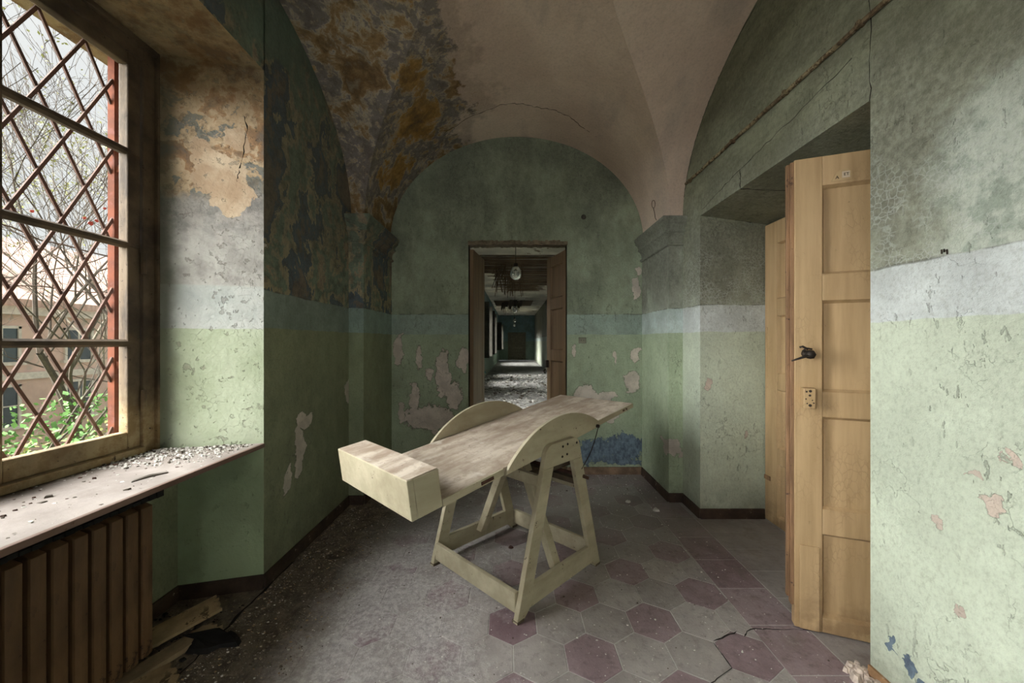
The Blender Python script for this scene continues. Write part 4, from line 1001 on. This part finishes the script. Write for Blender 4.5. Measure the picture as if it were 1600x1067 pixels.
# corridor windows
m_shut = plain('dark_shutter', (.055, .05, .04), .8, .3)
for i, (a, c) in enumerate(wins):
    w = tag(empty('window_%d' % (i+3), (CXL-.1, (a+c)/2, .85)), 'corridor window %s' % ('added out of view nearest to the doorway, for light', 'added out of view second from the doorway, for light', 'third from the doorway', 'fourth from the doorway', 'nearest to the corridor end')[i], kind='structure')
    hw = (c-a)/2; b = MB()
    for y0 in (-hw, -.03, hw-.06): b.box((-.03, y0, 0), (.03, y0+.06, 1.6))
    for z0 in (0, .8, 1.54): b.box((-.03, -hw, z0), (.03, hw, z0+.06))
    b.build('window_frame', m_frame, w)
    for sgn in (-1, 1):
        b = MB(); b.box((-.003, .03 if sgn > 0 else -hw+.05, .05), (.003, hw-.05 if sgn > 0 else -.03, 1.55)); b.build('window_pane', m_glass, w)
        b = MB(); y0 = hw*sgn; b.box((.10, y0-.02, .02), (.10+.42, y0+.02, 1.58)); b.build('shutter', m_shut, w)
# corridor end door and pendants
d5 = door_leaf('door_5', (-.36, CY1-.04, 0), 0, 1.14, 1.95, m_doorgrey, 'closed grey brown door at the far end of the corridor', panels=((.15, .9), (1.05, 1.8)), stile=.16, th=.03)
b = MB(); b.box((-.08, -.02, 0), (0, .03, 2.03)); b.box((1.14, -.02, 0), (1.22, .03, 2.03)); b.box((-.08, -.02, 1.95), (1.22, .03, 2.03)); b.build('door_frame', m_doorgrey, d5)
def milk():
    m = Mat('lamp_glass'); m.b.inputs['Transmission Weight'].default_value = .75; return m.done((.80, .82, .78), .12, spec=.5)
m_milk = milk()
def pendant(y, lab):
    p = tag(empty('pendant_lamp', (.03, y, CZ)), lab, 'lamp')
    b = MB(); b.tube([(0, 0, 0), (0, 0, -.66)], .006, 6); b.build('cord', m_iron, p)
    b = MB(); b.lathe([(0, 0), (.03, 0), (.036, -.03), (.036, -.09), (.045, -.10), (.0, -.10)], (0, 0, -.66), 14); b.build('lamp_holder', m_iron, p, smooth=True)
    b = MB(); b.lathe([(.045, -.02), (.06, -.03), (.088, -.09), (.096, -.15), (.075, -.20), (.03, -.232), (0, -.236)], (0, 0, -.70), 18); b.build('glass_globe', m_milk, p, smooth=True)
    b = MB(); b.lathe([(.0, 0), (.014, -.01), (.02, -.05), (.026, -.08), (.0, -.11)], (0, 0, -.75), 10); b.build('bulb', m_chip, p, smooth=True)
    return p
pendant(6.1, 'glass globe pendant lamp nearest in the corridor, just beyond the doorway'); pendant(12.7, 'second pendant lamp down the corridor, below the fallen laths')
pendant(19.2, 'third, tiny pendant lamp down the corridor'); pendant(24.6, 'farthest pendant lamp, before the end door of the corridor')
# leaning board and turquoise rag just inside the corridor on the left
b = MB(); b.prism([(-.66, 6.6, .0), (-.50, 6.6, .0), (-.50, 6.63, .0), (-.66, 6.63, .0)], [(-.70, 6.7, .84), (-.60, 6.7, .84), (-.60, 6.73, .84), (-.70, 6.73, .84)])
tag(b.build('leaning_board', m_door2), 'brown board leaning upright beside the left leaf in the corridor', 'board')
b = MB(); b.prism([(-.70, 6.62, .80), (-.52, 6.62, .78), (-.50, 6.70, .74), (-.68, 6.74, .77)], [(-.69, 6.62, .85), (-.55, 6.62, .82), (-.54, 6.70, .79), (-.66, 6.74, .86)])
tag(b.build('rag', plain('turquoise_cloth', (.12, .42, .46), .8, .4)), 'small turquoise rag on top of the leaning board', 'cloth')

# ------------------------------------------------------------------ outside: ground, house, bare trees, shrubs
GZ = -4.6
b = MB(); b.box((-70, -40, GZ-.2), (-2.12, 90, GZ)); tag(b.build('ground', plain('garden_ground', (.16, .15, .07), .95, .5, 1.5, .5, .05)), 'rough garden ground below the window', kind='structure')
m_fac = plain('pink_render', (.62, .43, .36), .9, .25, .7, .3, .02, chip=(.45, .36, .30), chipt=.56, chips=1.6)
m_roof = plain('clay_roof', (.60, .40, .33), .9, .3, 3, .6, .05, stretch=(.4, 3, 1)); m_win = plain('dark_pane', (.05, .06, .07), .25, .2)
m_trim = plain('stone_trim', (.62, .55, .48), .9, .2)
hs = tag(empty('garden_house', (-18, 16, GZ)), 'long pink rendered house with a clay roof across the garden', 'building')
b = MB(); b.box((-26, -14, 0), (0, 24, 7.3)); o = b.build('wall', m_fac, hs)
b = MB(); b.prism([(.5, -14.4, 7.2), (.5, 24.4, 7.2), (.5, 24.4, 7.45), (.5, -14.4, 7.45)], [(-8, -14.4, 11.1), (-8, 24.4, 11.1), (-8, 24.4, 11.3), (-8, -14.4, 11.3)]); b.build('roof', m_roof, hs)
b = MB(); b.box((-3.4, -3, 9.2), (-2.5, -2.2, 11.6)); b.box((-3.5, -3.1, 11.6), (-2.4, -2.1, 11.8)); b.build('chimney', m_fac, hs)
b = MB(); b.box((0, -14, 4.55), (.12, 24, 4.8)); b.box((0, -14, 6.9), (.3, 24, 7.2)); b.build('string_course', m_trim, hs)
for yy in [-10+2.3*k for k in range(12)]:
    for z0, hh in ((2.9, 1.4), (5.2, 1.2)):
        b = MB()
        for q in (-.5, .42): b.box((0, yy+q, z0-.08), (.08, yy+q+.08, z0+hh+.08))
        b.box((0, yy-.5, z0+hh), (.08, yy+.5, z0+hh+.1)); b.box((0, yy-.6, z0-.12), (.14, yy+.6, z0)); b.box((.0, yy-.03, z0), (.05, yy+.03, z0+hh)); b.box((0, yy-.42, z0+hh*.5), (.05, yy+.42, z0+hh*.5+.04))
        w = b.build('window', m_trim, hs); b = MB(); b.box((0, yy-.42, z0), (.03, yy+.42, z0+hh)); b.build('pane', m_win, w)
m_bark = plain('bark', (.085, .065, .05), .95, .4, 20); m_bark2 = plain('pale_bark', (.20, .17, .13), .95, .4, 20)
m_leafy = plain('spring_leaf', (.40, .42, .14), .7, .4); m_green = plain('green_leaf', (.12, .26, .06), .7, .5); m_redleaf = plain('red_leaf', (.28, .03, .015), .6, .3)
def tree(name, loc, H, seed, lab, mat, leaves=0, leafm=None, r0=.11, spread=.55, depth=9, cat='tree'):
    r = random.Random(seed); t = tag(empty(name, loc), lab, cat, 'bare trees in the garden' if cat == 'tree' else None); b = MB(); tips = []
    def grow(p, d, ln, rad, dep):
        n = 3; pts = [p]; rs = [rad]; q = p.copy(); dd = d.copy()
        for i in range(n):
            dd = (dd+Vector((r.uniform(-1, 1), r.uniform(-1, 1), r.uniform(-.4, .7)))*.14).normalized(); q = q+dd*ln/n; pts.append(q.copy()); rs.append(rad*(1-.32*(i+1)/n))
        b.tube(pts, [max(q_, .0035) for q_ in rs], 6 if dep > 5 else 3, cap=False)
        if dep <= 2: tips.append((pts[1], pts[-1]))
        if dep == 0 or rad < .0016: return
        for k in range(2 if r.random() < .45 else 3):
            ax = Vector((r.uniform(-1, 1), r.uniform(-1, 1), r.uniform(-.35, .8))).normalized()
            nd = (dd*(1-spread*.5)+ax*spread*r.uniform(.7, 1.2)).normalized()
            grow(pts[-1] if k < 2 else pts[2], nd, ln*r.uniform(.68, .88), rs[-1]*r.uniform(.62, .82), dep-1)
    grow(Vector((0, 0, 0)), Vector((0, 0, 1)), H*.26, r0, depth)
    o = b.build('branches', mat, t)
    if leaves:
        b = MB()
        for _ in range(leaves):
            p, q = r.choice(tips); c = p.lerp(q, r.random())+Vector((r.gauss(0, .05), r.gauss(0, .05), r.gauss(0, .05))); s = r.uniform(.02, .05)
            a = Vector((r.uniform(-1, 1), r.uniform(-1, 1), r.uniform(-1, 1))).normalized()*s; e = a.cross(Vector((r.uniform(-1, 1), r.uniform(-1, 1), 1))).normalized()*s*.6
            b.poly([c-a, c+e, c+a, c-e])
        o = b.build('leaves', leafm, t); o['kind'] = 'stuff'
    return t
tree('bare_tree', (-8.5, 7.8, GZ), 13, 1, 'bare tree with fine twigs standing closest to the right edge of the window', m_bark, 500, m_leafy, .14)
tree('bare_tree', (-11, 8.6, GZ), 13, 2, 'tall bare tree in the middle of the window view', m_bark, 80, m_leafy, .15)
tree('bare_tree', (-7.5, 5.6, GZ), 9.5, 3, 'lower bare tree at the left edge of the window view', m_bark, 150, m_leafy, .11)
tree('bare_tree', (-13, 12.2, GZ), 13, 5, 'pale barked bare tree in front of the pink house', m_bark2, 3000, m_leafy, .14)
tree('bare_tree', (-10, 12.5, GZ), 12, 8, 'bare tree beyond the garden shrubs seen past the window post', m_bark, 300, m_leafy, .13)
def shrub(loc, R, n, seed, mat, lab):
    r = random.Random(seed); t = tag(empty('garden_shrub', loc), lab, 'shrub', 'shrubs below the window'); b = MB()
    for k in range(14): a = r.uniform(0, 6.28); b.tube([(0, 0, 0), (R*.3*math.cos(a), R*.3*math.sin(a), R*.8), (R*.6*math.cos(a), R*.6*math.sin(a), R*1.5)], [.03, .02, .006], 4, cap=False)
    b.build('stems', m_bark, t); b = MB()
    for _ in range(n):
        d = Vector((r.gauss(0, 1), r.gauss(0, 1), r.gauss(0, 1))).normalized()*R*r.random()**.4; c = Vector((d.x, d.y, R*1.1+d.z*1.1)); s = r.uniform(.03, .075)
        a = Vector((r.uniform(-1, 1), r.uniform(-1, 1), r.uniform(-1, 1))).normalized()*s; e = a.cross(Vector((r.uniform(-1, 1), r.uniform(-1, 1), 1))).normalized()*s*.6
        b.poly([c-a, c+e, c+a, c-e])
    o = b.build('leaves', mat, t); o['kind'] = 'stuff'
shrub((-8.0, 7.1, GZ), 2.3, 8200, 61, m_green, 'dense green shrub at the lower right of the window view')
shrub((-9.6, 7.0, GZ), 1.7, 4200, 62, m_leafy, 'yellow green shrub left of the dense green one')
shrub((-11.0, 9.6, GZ), 1.8, 4200, 63, m_leafy, 'yellow green shrub farther off below the house')
shrub((-8.2, 5.9, GZ), 1.3, 3000, 64, m_green, 'low green shrub at the lower left of the window view')
# creeper outside the lattice
b = MB(); r = random.Random(8)
for (p, q, rad) in (((-2.5, 1.2, 2.05), (-2.35, 2.25, 1.80), .004), ((-2.6, 1.3, 1.70), (-2.4, 2.3, 1.62), .003), ((-2.5, 1.7, 1.5), (-2.3, 2.1, 2.15), .003), ((-2.7, 1.6, 1.55), (-2.4, 2.4, 1.95), .003), ((-2.5, 2.1, 1.0), (-2.4, 2.3, 1.9), .004)):
    pts = []
    for i in range(12): k = i/11; pts.append(Vector(p).lerp(Vector(q), k)+Vector((0, 0, -.07*math.sin(k*3.14)+r.uniform(-.012, .012))))
    b.tube(pts, rad, 4)
cr = tag(empty('creeper', (-2.4, 2.2, 1.8)), 'thin creeper stems with a few red leaves outside the lattice', 'creeper')
o = b.build('stem', m_bark, cr); o.location = (2.4, -2.2, -1.8)
for (y, z, s) in ((2.05, 1.96, .015), (2.02, 1.98, .010), (2.08, 1.985, .011), (1.80, 1.94, .009), (2.12, 2.07, .009)):
    b = MB(); b.prism([(-2.36, y-s, z), (-2.36, y, z-s*.6), (-2.36, y+s, z), (-2.36, y+s*.3, z+s), (-2.36, y-s*.5, z+s*.8)], [(-2.358, y-s, z), (-2.35, y, z-s*.6), (-2.358, y+s, z), (-2.35, y+s*.3, z+s), (-2.358, y-s*.5, z+s*.8)])
    o = b.build('leaf', m_redleaf, cr); o.location = (2.4, -2.2, -1.8)
